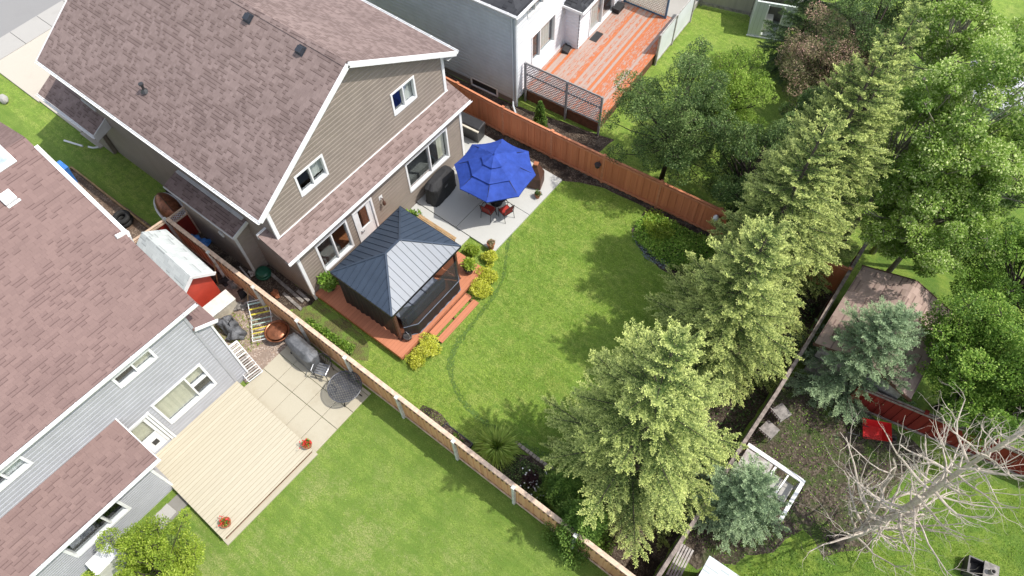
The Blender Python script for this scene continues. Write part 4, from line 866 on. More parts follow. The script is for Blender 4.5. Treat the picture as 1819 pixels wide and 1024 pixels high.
# ------------------------------------------------------------------ covered grills and boxes
def covered_grill(label, loc, rz, m, Lg=1.35, D=.62, H=1.12, tagm=None, seed=0):
    t = thing('covered_grill', label, 'grill', loc, rz); g = MB()
    prof = [(0, 1.0, 1.0, 0), (.45, .98, .98, 0), (.80, 1.0, 1.0, .0), (.86, .90, 1.0, .0), (1.0, .52, .72, -.04), (1.02, .40, .55, -.06)]
    rg = random.Random(seed); n = 28; V = []; P = []
    for zf, fx_, fy_, sh in prof:
        for i in range(n):
            a = 2*math.pi*i/n; ca, sa = math.cos(a), math.sin(a); k = (abs(ca)**5+abs(sa)**5)**(-1/5); wv = 1+.025*math.sin(9*a+rg.uniform(0, .8))+.015*math.sin(5*a+zf*6)
            V.append((D/2*fx_*ca*k*wv+sh*D, Lg/2*fy_*sa*k*wv, zf*H))
    m_ = len(prof); g.pts(V, [(j*n+i, j*n+(i+1) % n, (j+1)*n+(i+1) % n, (j+1)*n+i) for j in range(m_-1) for i in range(n)]+[tuple((m_-1)*n+i for i in range(n))])
    g.build('cover', m, t, smooth=False, bevel=.012)
    g = MB()
    for sx in (1, -1):
        for sy in (1, -1): g.torus((0, 0, 0), .05, .02, 12, 6)
    for sx in (.25, -.25):
        for sy in (Lg/2-.08, -Lg/2+.08): w_ = MB(); w_.lathe([(.05, -.0), (.055, .02), (.05, .06)], sx, sy, 10); w_.build('caster', K['rubber'], t)
    if tagm: g = MB(); g.box(D/2*1.01, -.10, H*.62, D/2*1.01+.012, .10, H*.70); g.build('logo_patch', tagm, t)
    return t
covered_grill('black vinyl covered grill against the taupe house wall under the wide window', (.62, 6.92, .085), R(4), K['black_cloth'], 1.5, .70, 1.15, K['grey_cloth'])
covered_grill('grey fabric covered grill beside the cedar fence on the paved terrace', (1.75, -2.02, .05), R(86), K['grey_cloth'], 1.42, .62, 1.12, K['old_white'], 3)
t = thing('deck_box', 'black deck box with a beige lid rim beside the corner of the taupe house', 'storage box', (-.55, 10.30, .08), R(5))
g = MB(); g.hexa([(-.62, -.26, 0), (.60, -.26, 0), (.60, .26, 0), (-.62, .26, 0), (-.66, -.32, .74), (.64, -.32, .74), (.64, .30, .74), (-.66, .30, .74)]); g.build('body', K['plastic_d'], t, bevel=.02); g = MB(); g.hexa([(-.7, -.24, .75), (.68, -.24, .75), (.68, .34, .75), (-.7, .34, .75), (-.68, -.2, .84), (.66, -.2, .84), (.64, .3, .88), (-.66, .3, .88)]); g.build('lid', K['plastic_d'], t, bevel=.03); g = MB(); g.box(-.70, -.35, .745, .69, -.255, .80); g.build('lid_rim', K['cream_p'], t, bevel=.008)
# patio heater cover: brown obelisk
t = thing('heater_cover', 'dark brown pyramid-shaped cover standing on the patio between parasol and fence', 'patio heater', (3.52, 9.78, .085), R(20))
g = MB(); g.hexa([(-.30, -.30, 0), (.30, -.30, 0), (.30, .30, 0), (-.30, .30, 0), (-.30, -.30, .62), (.30, -.30, .62), (.30, .30, .62), (-.30, .30, .62)]); g.hexa([(-.30, -.30, .62), (.30, -.30, .62), (.30, .30, .62), (-.30, .30, .62), (-.09, -.09, 1.25), (.09, -.09, 1.25), (.09, .09, 1.25), (-.09, .09, 1.25)]); g.build('cover', K['brown'], t, bevel=.015)
g = MB(); g.box(-.10, -.10, 1.26, .10, .10, 1.34); g.build('cap', K['terra'], t, bevel=.01)
# bench planter
t = thing('garden_bench', 'narrow bare-wood bench along the patio side of the gazebo deck', 'bench', (1.98, 5.10, .375))
g = MB(); g.box(-.98, -.14, .30, .98, -.01, .34); g.box(-.98, .01, .30, .98, .14, .34); g.build('seat', K['wood'], t, bevel=.006)
for x in (-.85, 0, .85): g = MB(); g.box(x-.04, -.12, -.37 if x > 5 else 0, x+.04, .12, .295); g.build('leg', K['wood'], t)

# ------------------------------------------------------------------ foliage
def unit(v): return v/np.maximum(np.linalg.norm(v, axis=-1, keepdims=True), 1e-9)
def leaves(name, m, parent, pos, dr, ln, wd, tint, fold=.0, flat=.7):
    "one small kite-shaped face per leaf or needle spray"
    n = len(pos); dr = unit(dr); rnd = RNG.normal(size=(n, 3)); rnd[:, 2] += flat*np.sign(rnd[:, 2]+.3); side = unit(np.cross(dr, rnd)); ln = ln[:, None]; wd = wd[:, None]
    up = np.cross(side, dr)
    V = np.stack([pos, pos+dr*ln*.45+side*wd*.5+up*ln*fold, pos+dr*ln, pos+dr*ln*.45-side*wd*.5+up*ln*fold], 1).reshape(-1, 3).astype(np.float32)
    me = bpy.data.meshes.new(name); me.vertices.add(4*n); me.vertices.foreach_set('co', V.ravel()); me.loops.add(4*n); me.loops.foreach_set('vertex_index', np.arange(4*n, dtype=np.int32))
    me.polygons.add(n); me.polygons.foreach_set('loop_start', np.arange(0, 4*n, 4, dtype=np.int32)); me.polygons.foreach_set('loop_total', np.full(n, 4, np.int32))
    me.update(calc_edges=True); at = me.attributes.new('tint', 'FLOAT_COLOR', 'FACE'); C = np.ones((n, 4), np.float32); C[:, :3] = np.clip(tint, 0, 1); at.data.foreach_set('color', C.ravel())
    me.materials.append(m); o = bpy.data.objects.new(name, me); col.objects.link(o)
    if parent: o.parent = parent
    return o

def spruce(label, base, h, Rd, m, dens=1., droop=.35, group=None, seed=0, tip=1., gap=.0, lean=(0, 0), z0=.25, size=1., kind='spruce_tree'):
    rg = np.random.default_rng(seed); t = thing(kind, label, 'tree', (base[0], base[1], 0), 0, group)
    tk = MB(); lx, ly = lean; tk.tube([(0, 0, 0), (lx*.3, ly*.3, h*.3), (lx, ly, h*.97)], [.030*h*.55, .020*h*.55, .010], 9); TB_, TD, TL, TS = [], [], [], []   # twig base, direction, length, tip-ness
    UPZ = np.array([0, 0, 1.])
    def bough(p, d, Ln, sag, out, lev):
        "a tapering bough: dense short twigs on both sides, side boughs on the main one"
        st = .062/dens; k = max(4, int(Ln/st)); s = np.linspace(0, 1, k+1); P = p+d*(s*Ln)[:, None]; P[:, 2] += Ln*(-sag*s**1.5+.16*s**4); sd = unit(np.cross(d, UPZ)); 
        tg = unit(np.gradient(P, axis=0)); s0 = .12 if lev == 0 else .04; ids = np.where(s > s0)[0]
        w_ = (.062+.105*(1-s[ids])**.7*min(1, Ln/1.0))*size
        for q in (1, -1):
            jit = rg.normal(0, .16, (len(ids), 3)); dd = unit(tg[ids]*.85+sd*q*.9+jit+np.array([0, 0, -.12])); TB_.append(P[ids]); TD.append(dd); TL.append(w_*rg.uniform(.6, 1.3, len(ids))); TS.append(np.clip(out+(1-out)*s[ids]*.8, 0, 1))
        up = ids[rg.random(len(ids)) < .5]; TB_.append(P[up]); TD.append(unit(tg[up]+rg.normal(0, .3, (len(up), 3))+np.array([0, 0, .55]))); TL.append(np.full(len(up), .075)*size); TS.append(np.clip(out+(1-out)*s[up], 0, 1))
        TB_.append(P[-1:]); TD.append(tg[-1:]); TL.append(np.array([.14])*size); TS.append(np.array([1.]))
        if lev == 0:
            if Ln > .5: tk.tube([tuple(P[0]), tuple(P[k//2]), tuple(P[-2])], [.020*Ln*.45+.006, .012*Ln*.4+.004, .004], 4, cap=False)
            nb2 = int(Ln/.26); 
            for i in range(nb2):
                f = .22+.68*(i+rg.uniform(0, .7))/max(nb2, 1); j = int(f*k); q = 1 if (i % 2) else -1
                L2 = Ln*.42*(1-f)**.8*rg.uniform(.7, 1.2)+.12
                if L2 > .16: bough(P[j], unit(tg[j]*.95+sd*q*.75+rg.normal(0, .10, 3)), L2, sag*.5+.22, f*.75, 1)
    z = z0
    while z < h*.985:
        f = z/h; Lb = Rd*(1-f)**.66*(1.0 if f > .12 else .80+1.6*f)+.08; nb = 7 if f < .75 else 5; ph = rg.uniform(0, 6.28)
        for b in range(nb):
            if rg.random() < gap: continue
            a = ph+2*math.pi*b/nb+rg.normal(0, .20); Lk = Lb*rg.uniform(.62, 1.14)*(1.25 if rg.random() < .06 else 1); o = np.array([lx*f, ly*f, z+rg.normal(0, .07)]); rise = (.75*f-.08)
            bough(o, unit(np.array([math.cos(a), math.sin(a), rise])), Lk, droop*(1-f), .0, 0)
        z += (.34+.19*(1-f))*rg.uniform(.85, 1.15)*max(.8, min(1.3, h/8))
    ns = 14; TB_.append(np.stack([lx*.97+np.zeros(ns), ly*.97+np.zeros(ns), h*np.linspace(.93, 1., ns)], 1)); TD.append(unit(np.stack([rg.normal(0, .5, ns), rg.normal(0, .5, ns), np.full(ns, .9)], 1))); TL.append(np.full(ns, .14)); TS.append(np.full(ns, .8))
    tk.build('trunk', K['bark'], t, smooth=True)
    B = np.concatenate(TB_); D = np.concatenate(TD); T = np.concatenate(TL); S = np.concatenate(TS); n = len(B); nn = 7
    u = (np.arange(nn)+.5)/nn; B2 = np.repeat(B, nn, 0); D2 = np.repeat(D, nn, 0); T2 = np.repeat(T, nn); S2 = np.repeat(S, nn); U = np.tile(u, n)+rg.normal(0, .06, n*nn)
    pos = B2+D2*(U*T2)[:, None]+rg.normal(0, .008, (n*nn, 3)); pos[:, 2] -= .25*T2*U**2
    alt = np.tile(np.array([1, -1]*nn)[:nn], n); sd = unit(np.cross(D2, UPZ)); dr = unit(D2*.8+sd*alt[:, None]*.75+rg.normal(0, .28, pos.shape)+np.array([0, 0, .12]))
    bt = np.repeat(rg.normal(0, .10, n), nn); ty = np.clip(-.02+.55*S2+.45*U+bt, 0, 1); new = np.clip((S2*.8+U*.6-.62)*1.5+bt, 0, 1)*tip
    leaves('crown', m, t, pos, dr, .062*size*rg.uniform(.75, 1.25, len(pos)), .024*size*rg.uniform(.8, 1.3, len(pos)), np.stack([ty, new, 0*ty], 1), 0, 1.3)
    return t

def clumps_leaves(rg, cs, rs, n, leaf, flat=.7, shell=.55, upb=.35, tipv=.5):
    "leaves spread through the volume of many small clumps"
    cs = np.array(cs); rs = np.array(rs); wts = rs**2; idx = rg.choice(len(cs), n, p=wts/wts.sum())
    d = unit(rg.normal(size=(n, 3))); r = (shell+(1-shell)*rg.random(n))**.8; d2 = d.copy(); d2[:, 2] *= flat
    pos = cs[idx]+d2*(rs[idx]*r)[:, None]; dr = unit(d*.7+rg.normal(size=(n, 3))*.6+np.array([0, 0, -.12]))
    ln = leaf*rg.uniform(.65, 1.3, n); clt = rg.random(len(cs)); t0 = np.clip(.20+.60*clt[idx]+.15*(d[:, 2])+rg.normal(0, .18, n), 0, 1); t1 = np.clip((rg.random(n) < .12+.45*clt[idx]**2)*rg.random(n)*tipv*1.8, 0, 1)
    return pos, dr, ln, np.stack([t0, t1, 0*t0], 1)
def broadleaf(label, base, zc, Rr, m, n=26000, leaf=.085, seed=0, group=None, bark='bark', nc=70, name='leafy_tree', cr=.34, trunk_r=.12, stems=1, width=.62, hollow=.35, tipv=.5):
    """base (x,y); crown ellipsoid centred at zc with radii Rr = (rx, ry, rz)"""
    rg = np.random.default_rng(seed); t = thing(name, label, 'tree', (base[0], base[1], 0), 0, group); cs, rs = [], []
    rm = (Rr[0]+Rr[1])/2
    while len(cs) < nc:
        d = unit(rg.normal(size=3)); r = (hollow+(1-hollow)*rg.random())**.7; lump = 1+.16*math.sin(3*math.atan2(d[1], d[0])+seed)+.12*math.sin(5*d[2]+seed*2)
        c = np.array([d[0]*Rr[0], d[1]*Rr[1], d[2]*Rr[2]])*r*lump; c[2] += zc
        if c[2] < .35: continue
        cs.append(c); rs.append(rm*cr*rg.uniform(.40, 1.0)*(1.15-.45*r))
    tk = MB(); order = np.argsort([-c[2] for c in cs]); hub = np.array([0, 0, max(.3, zc-Rr[2]*.75)])
    for s in range(stems): a = 2*math.pi*s/stems; off = .12*stems; tk.tube([(off*math.cos(a)*.5, off*math.sin(a)*.5, 0), tuple(hub*.7+np.array([off*math.cos(a), off*math.sin(a), 0])), (Rr[0]*.1*math.cos(a+1), Rr[1]*.1*math.sin(a+1), zc+Rr[2]*.55)], [trunk_r, trunk_r*.72, trunk_r*.2], 8)
    for i in range(0, len(cs), 1):
        c = cs[i]; st_ = np.array([c[0]*.12, c[1]*.12, hub[2]+(c[2]-hub[2])*rg.uniform(.15, .6)]); md = (st_+c)/2+rg.normal(0, .10, 3); md[2] -= .05*rm
        tk.tube([tuple(st_), tuple(md), tuple(c)], [trunk_r*.30, trunk_r*.18, .008], 5, cap=False)
        for q in range(3): e = c+unit(rg.normal(size=3))*rs[i]*.85; tk.tube([tuple(c), tuple((c+e)/2+rg.normal(0, .03, 3)), tuple(e)], [.012, .008, .004], 4, cap=False)
    tk.build('trunk', K[bark], t, smooth=True)
    pos, dr, ln, ti = clumps_leaves(rg, cs, rs, int(n*1.9), leaf*.82, tipv=tipv); leaves('crown', m, t, pos, dr, ln, ln*width, ti, .08); return t

# spruces of the back yard (apex pixel, height -> standing point)
def apx(px, py, h): p = G(px, py, h); return (p[0], p[1])
SG = 'yellow-green spruces along the back fence'
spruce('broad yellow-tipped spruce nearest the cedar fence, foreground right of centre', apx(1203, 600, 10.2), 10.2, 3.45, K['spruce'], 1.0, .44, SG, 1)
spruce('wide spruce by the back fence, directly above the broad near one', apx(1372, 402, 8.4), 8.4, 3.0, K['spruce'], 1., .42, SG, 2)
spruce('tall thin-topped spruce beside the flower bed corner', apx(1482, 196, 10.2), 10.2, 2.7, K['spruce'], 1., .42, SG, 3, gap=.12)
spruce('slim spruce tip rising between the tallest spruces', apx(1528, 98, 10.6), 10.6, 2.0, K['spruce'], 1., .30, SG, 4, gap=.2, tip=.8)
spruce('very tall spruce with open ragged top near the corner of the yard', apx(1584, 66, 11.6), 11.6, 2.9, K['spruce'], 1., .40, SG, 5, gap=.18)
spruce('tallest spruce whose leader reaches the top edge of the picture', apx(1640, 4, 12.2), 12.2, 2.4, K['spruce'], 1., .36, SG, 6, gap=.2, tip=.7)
broadleaf('dark dense tree behind the crabapple and the tall spruces', G(1545, 60, 4.0)[:2], 4.0, (2.2, 2.2, 3.0), K['leaf_d'], 20000, .08, 7, None, nc=70)
spruce('dark evergreen drooping over the pale green shed', apx(1500, -130, 7.4), 7.4, 1.9, K['spruce_d'], 1.0, .42, None, 8, 1.)
broadleaf('dark leafy tree at the top edge between the tallest spruce and the bright poplar', G(1640, 20, 4.0)[:2], 4.0, (2.2, 2.2, 2.8), K['leaf_d'], 18000, .08, 18, None, nc=60)
spruce('blue-green spruce behind the dark red fence, beside the brown shed', apx(1600, 556, 5.2), 5.2, 2.3, K['spruce_b'], 1., .30, None, 9, .8, z0=.35)
spruce('small silvery blue spruce at the bottom edge beside the weathered white frame', apx(1350, 852, 3.8), 3.8, 1.75, K['spruce_b'], 1., .22, None, 10, 1., z0=.2)
# broadleaf trees
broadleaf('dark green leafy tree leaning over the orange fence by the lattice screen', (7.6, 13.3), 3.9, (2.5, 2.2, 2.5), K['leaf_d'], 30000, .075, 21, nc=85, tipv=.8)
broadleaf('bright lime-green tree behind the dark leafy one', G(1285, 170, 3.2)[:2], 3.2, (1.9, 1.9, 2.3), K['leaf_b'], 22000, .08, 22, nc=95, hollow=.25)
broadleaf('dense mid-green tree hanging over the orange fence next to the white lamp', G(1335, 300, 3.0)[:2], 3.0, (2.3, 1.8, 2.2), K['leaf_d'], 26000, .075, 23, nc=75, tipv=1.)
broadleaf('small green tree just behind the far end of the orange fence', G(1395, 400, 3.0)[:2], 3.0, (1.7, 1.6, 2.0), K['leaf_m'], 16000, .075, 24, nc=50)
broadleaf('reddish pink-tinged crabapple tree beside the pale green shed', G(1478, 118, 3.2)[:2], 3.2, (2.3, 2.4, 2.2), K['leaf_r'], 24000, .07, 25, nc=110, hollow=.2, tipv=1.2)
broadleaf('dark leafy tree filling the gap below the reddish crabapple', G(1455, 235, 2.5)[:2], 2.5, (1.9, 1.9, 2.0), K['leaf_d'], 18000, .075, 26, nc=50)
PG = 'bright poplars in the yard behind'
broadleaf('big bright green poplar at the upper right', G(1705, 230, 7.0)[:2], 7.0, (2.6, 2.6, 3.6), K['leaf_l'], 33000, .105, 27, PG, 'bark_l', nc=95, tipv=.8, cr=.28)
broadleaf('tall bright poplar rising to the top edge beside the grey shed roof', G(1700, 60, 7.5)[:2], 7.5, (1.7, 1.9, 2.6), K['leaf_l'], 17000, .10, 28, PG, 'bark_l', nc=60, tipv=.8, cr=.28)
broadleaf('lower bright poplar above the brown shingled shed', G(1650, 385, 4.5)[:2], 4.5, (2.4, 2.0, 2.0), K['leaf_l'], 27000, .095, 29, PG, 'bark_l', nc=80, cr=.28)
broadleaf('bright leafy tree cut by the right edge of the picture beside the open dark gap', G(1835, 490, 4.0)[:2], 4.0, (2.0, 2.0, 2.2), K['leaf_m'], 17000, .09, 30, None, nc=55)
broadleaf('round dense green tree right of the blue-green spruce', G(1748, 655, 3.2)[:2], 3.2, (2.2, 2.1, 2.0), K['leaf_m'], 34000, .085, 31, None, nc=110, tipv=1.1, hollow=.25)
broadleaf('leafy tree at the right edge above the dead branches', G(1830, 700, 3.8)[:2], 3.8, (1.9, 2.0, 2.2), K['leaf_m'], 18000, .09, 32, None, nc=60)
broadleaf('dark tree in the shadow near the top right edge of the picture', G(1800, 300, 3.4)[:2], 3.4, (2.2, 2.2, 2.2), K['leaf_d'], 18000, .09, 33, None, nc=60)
broadleaf('bushy yellow-green tree beside the extension of the grey house, bottom left', G(272, 1015, 1.7)[:2], 1.7, (1.65, 1.75, 1.5), K['leaf_y'], 20000, .085, 34, None, nc=70, width=.45, stems=3, trunk_r=.06)

broadleaf('bright poplar squeezed between the tall spruces and the big poplar', G(1610, 250, 6.0)[:2], 6.0, (1.7, 1.9, 3.0), K['leaf_l'], 17000, .09, 36, PG, 'bark_l', nc=60, cr=.28)
broadleaf('bright poplar crown at the right edge above the shaded dark gap', G(1790, 300, 6.0)[:2], 6.0, (1.6, 1.7, 2.0), K['leaf_l'], 13000, .09, 37, PG, 'bark_l', nc=45, cr=.28)
# the dead tree
def dead_tree():
    rg = np.random.default_rng(4); b0 = G(1502, 960, 0); t = thing('dead_tree', 'tall leafless dead tree with bleached branches at the lower right', 'tree', (b0[0], b0[1], 0)); mb = MB(); lim = MB()
    H = 10.5; pts = [np.array([.12*math.sin(z*.5), .10*math.sin(z*.4+1), z]) for z in np.linspace(0, H, 12)]
    mb.tube([tuple(p) for p in pts], [.13*(1-.083*i)+.012 for i in range(12)], 10); mb.build('trunk', K['deadwood'], t, smooth=True)
    def limb(p, d, ln, r, lev):
        n = 6; P = [p]; q = p; dd = d
        for i in range(n):
            dd = unit(dd+rg.normal(0, .20, 3)+np.array([0, 0, .16 if lev == 0 else .08])); q = q+dd*ln/n; P.append(q)
        lim.tube([tuple(x) for x in P], [r*(1-i/(n+1)*.85) for i in range(n+1)], 5 if lev else 6, cap=False)
        if lev < 2:
            for k in range(5 if lev == 0 else 3):
                i = rg.integers(1, n+1); s = unit(rg.normal(size=3)); nd = unit(unit(P[i]-P[i-1])*.75+s*.85); limb(P[i], nd, ln*rg.uniform(.28, .60), r*(1-i/(n+1)*.85)*.6, lev+1)
    for i in range(58):
        f = .05+.93*(i/58)**.95; z = H*f; a = i*2.4+rg.normal(0, .3); e = rg.uniform(-.15, .45)+.3*f; d = np.array([math.cos(a)*math.cos(e), math.sin(a)*math.cos(e), math.sin(e)])
        ln = (2.3*(1-f)**.6+.5)*rg.uniform(.6, 1.15)*(1 if f > .15 else .75); limb(np.array([.12*math.sin(z*.5), .10*math.sin(z*.4+1), z]), d, ln, .054*(1-f*.5)*rg.uniform(.6, 1.15), 0)
    limb(np.array([.0, .0, 1.2]), unit(np.array([.1, .75, .65])), 4.2, .09, 0); limb(np.array([.1, .1, 3.0]), unit(np.array([.5, -.2, .7])), 4.0, .085, 0)
    lim.build('branches', K['deadwood'], t)
dead_tree()

# ------------------------------------------------------------------ shrubs and plants
def bush(name, label, loc, r, m, n=1500, leaf=.05, seed=0, group=None, cat='shrub', zc=None, nc=14, parent=None, width=.6, blades=False, tipv=.6):
    rg = np.random.default_rng(seed); c = np.array(loc, float)
    if blades:
        a = rg.uniform(0, 6.28, n); e = rg.uniform(.45, 1.5, n); d = np.stack([np.cos(a)*np.cos(e), np.sin(a)*np.cos(e), np.sin(e)], 1); rr = rg.random((n, 1))**.5*r[0]*.35; P0 = np.stack([np.cos(a), np.sin(a), 0*a], 1)*rr
        ln = r[2]*rg.uniform(.6, 1.2, n); P1 = P0+d*ln[:, None]*.55; d2 = unit(d+np.array([0, 0, -.7])+np.stack([np.cos(a), np.sin(a), 0*a], 1)*.5)
        pos = np.concatenate([P0, P1]); dr = np.concatenate([d, d2]); l2_ = np.concatenate([ln*.62, ln*.55]); t0 = rg.random(2*n); ti = np.stack([t0, np.concatenate([np.zeros(n), rg.random(n)*tipv]), 0*t0], 1); wd = np.full(2*n, leaf)
    else:
        cs, rs = [], []
        for i in range(nc):
            d = unit(rg.normal(size=3)); d[2] = abs(d[2])*1.0; q = rg.random()**.5*.75; cs.append(np.array([d[0]*r[0], d[1]*r[1], d[2]*r[2]])*q+np.array([0, 0, r[2]*.25])); rs.append(min(r[0], r[1], r[2])*rg.uniform(.3, .6))
        pos, dr, l2_, ti = clumps_leaves(rg, cs, rs, n, leaf, flat=.8, tipv=tipv); pos[:, 2] = np.abs(pos[:, 2]); wd = l2_*width
    o = leaves(name, m, parent, pos if parent is None else pos+c, dr, l2_, wd, ti, .08)
    if parent is None: tag(o, label, cat, group, loc=loc)
    return o
def pot(r, h, m, t, lip=True):
    g = MB(); g.lathe([(r*.7, 0), (r*.95, h*.9), (r*1.08, h*.9), (r*1.08, h), (r*.92, h), (r*.88, h*.9), (.01, h*.88)], 0, 0, 18); return g.build('pot', m, t, smooth=False)
def potted(label, loc, r, h, mp, ml, pr_, n, leaf, seed, flower=None, grp=None, blades=False):
    t = thing('potted_plant', label, 'potted plant', loc, 0, grp); pot(r, h, mp, t)
    bush('foliage', None, (0, 0, h*.9), pr_, ml, n, leaf, seed, parent=t, nc=9, blades=blades)
    if flower:
        rg = np.random.default_rng(seed+50); k = 40; p = rg.normal(0, 1, (k, 3))*np.array(pr_)*.45; p[:, 2] = np.abs(p[:, 2])*.6+h+pr_[2]*.55; leaves('flowers', flower, t, p, rg.normal(size=(k, 3)), np.full(k, .07), np.full(k, .06), np.ones((k, 3)))
    return t
GB = 'golden barberry shrubs beside the gazebo deck'
bush('golden_shrub', 'bright yellow-green shrub at the top of the row by the potted plant on the deck', (4.90, 4.72, 0), (.50, .42, .60), K['gold'], 2900, .060, 41, GB)
bush('golden_shrub', 'bright yellow-green shrub touching the upper end of the deck steps', (5.05, 4.12, 0), (.46, .48, .58), K['gold'], 3000, .060, 42, GB)
bush('golden_shrub', 'bright yellow-green round shrub at the lower end of the deck steps', (5.05, 1.02, 0), (.48, .48, .58), K['gold'], 3200, .060, 43, GB)
bush('golden_shrub', 'small low yellow-green shrub at the outer corner of the gazebo deck', (5.0, .38, 0), (.42, .40, .46), K['gold'], 2200, .055, 44, GB)
bush('green_shrub', 'yellow-green shrub between the gazebo roof corner and the patio edge', (3.65, 5.42, 0), (.62, .26, .50), K['leaf_y'], 1700, .07, 45)
bush('gold_shrub_tuft', 'golden shrub beside the patio corner next to the brown flower pot', (4.42, 5.52, 0), (.36, .32, .55), K['gold'], 2200, .060, 46)
potted('dark pot with large-leaved green plant on the corner of the gazebo deck by the house', (.46, .60, .375), .20, .34, K['pot_d'], K['leaf_m'], (.38, .38, .50), 520, .15, 47)
potted('dark pot of yellow-green foliage on the deck beside the gazebo post', (4.25, 4.45, .375), .20, .30, K['pot_d'], K['leaf_y'], (.32, .32, .42), 700, .10, 48)
potted('brown pot with dried plant on the patio corner by the lawn', (4.08, 6.02, .085), .16, .34, K['terra'], K['leaf_r'], (.17, .17, .16), 260, .06, 49)
potted('terracotta pot with small plant on the patio in front of the brown cover', (4.02, 9.25, .085), .13, .24, K['terra'], K['leaf_d'], (.17, .17, .18), 260, .06, 50)
potted('small red-brown pot with flowers on the patio-side corner of the beige deck', (G(546, 790, .5)[0], G(546, 790, .5)[1], .345), .16, .22, K['terra'], K['leaf_m'], (.16, .16, .14), 200, .06, 51, K['petal_r'])
potted('pot of red flowers on the outer corner of the beige deck', (G(401, 929, .5)[0], G(401, 929, .5)[1], .345), .17, .22, K['terra'], K['leaf_m'], (.16, .16, .16), 220, .06, 52, K['petal_r'])
bush('leafy_plant', 'green leafy plant by the house end of the wooden bench', (.72, 5.05, .0), (.42, .36, .75), K['leaf_m'], 700, .12, 53, cat='plant')
bush('flowering_plant', 'small yellow flowering plant against the house wall behind the gazebo peak', (.30, 4.75, .0), (.22, .22, .75), K['gold'], 500, .06, 54, cat='plant')
rg_ = np.random.default_rng(60)
HG = 'green leafy plants in a row along the cedar fence'
for i, x in enumerate((.75, 1.15, 1.55, 1.95, 2.35, 2.72)):
    bush('perennial_plant', ['low light green plant', 'leafy light green plant'][i % 2]+(' nearest the taupe house in the row along the cedar fence', ' second from the house in the row along the cedar fence', ' third from the house in the row along the cedar fence', ' fourth from the house in the row along the cedar fence', ' fifth from the house in the row along the cedar fence', ' farthest from the house in the row along the cedar fence')[i], (x, -1.02+.04*i, 0), (.26, .22, .34), K['leaf_m'], 420, .085, 61+i, HG, 'plant')
bush('daylily_clump', 'large fountain-shaped clump of long green leaves in the front planting bed', (9.50, -.42, 0), (.62, .62, .62), K['leaf_b'], 1500, .034, 70, cat='plant', blades=True, tipv=1.)
bush('purple_shrub', 'small dark purple shrub beside the white flowers by the cedar fence', (11.15, -.66, 0), (.34, .34, .50), K['purple'], 1100, .06, 71)
def column(label, base, h, r, seed, grp=None):
    rg = np.random.default_rng(seed); t = thing('cedar_tree', label, 'tree', (base[0], base[1], 0), 0, grp); g = MB(); g.tube([(0, 0, 0), (0, 0, h*.9)], [.05, .01], 7); g.build('trunk', K['bark'], t)
    n = int(9000*h*r/1.2); z = rg.random(n)**1.05*h; rr = r*np.minimum(1, (1-z/h)**.65*1.15)*(1+.12*np.sin(z*5)); a = rg.uniform(0, 6.28, n); q = rg.uniform(.55, 1.05, n)*(1+.12*np.sin(a*5+z*3)); pos = np.stack([np.cos(a)*rr*q, np.sin(a)*rr*q, z], 1)
    d = np.stack([np.cos(a)*.8, np.sin(a)*.8, np.full(n, .8)], 1)+rg.normal(0, .4, (n, 3)); ti = np.stack([np.clip(q-.4+rg.normal(0, .15, n), 0, 1), np.clip((q-.85)*3, 0, 1)*rg.random(n), 0*q], 1); leaves('crown', K['cedar'], t, pos, d, rg.uniform(.06, .12, n), rg.uniform(.03, .05, n), ti); return t
column('bushy green cedar beside the white flowers at the foot of the broad spruce', (12.40, -.45), 2.5, .85, 72, 'cedars under the broad spruce'); column('bushy green cedar leaning over the cedar-tan fence under the broad spruce', (13.35, -1.0), 2.9, .95, 73, 'cedars under the broad spruce')
column('small dark conical evergreen in the gap between orange fence and lattice screen', (1.75, 12.45), 1.7, .28, 74)
# white daisies
rg = np.random.default_rng(75); t = thing('daisy_patch', 'patch of white daisies by the cedar fence next to the purple shrub', 'flowers', (11.6, -.72, 0)); t['kind'] = 'stuff'
n = 900; p = np.stack([rg.normal(0, .48, n), rg.normal(0, .26, n), rg.uniform(0, .3, n)], 1); leaves('foliage', K['leaf_d'], t, p, rg.normal(size=(n, 3))+[0, 0, .5], rg.uniform(.05, .11, n), rg.uniform(.02, .04, n), np.stack([rg.random(n)]*3, 1)*.6)
k = 60; g = MB()
for i in range(k): x, y = rg.normal(0, .45), rg.normal(0, .24); g.lathe([(.005, .34), (.028, .345), (.028, .35)], x, y, 7)
g.build('flowers', K['petal_w'], t)
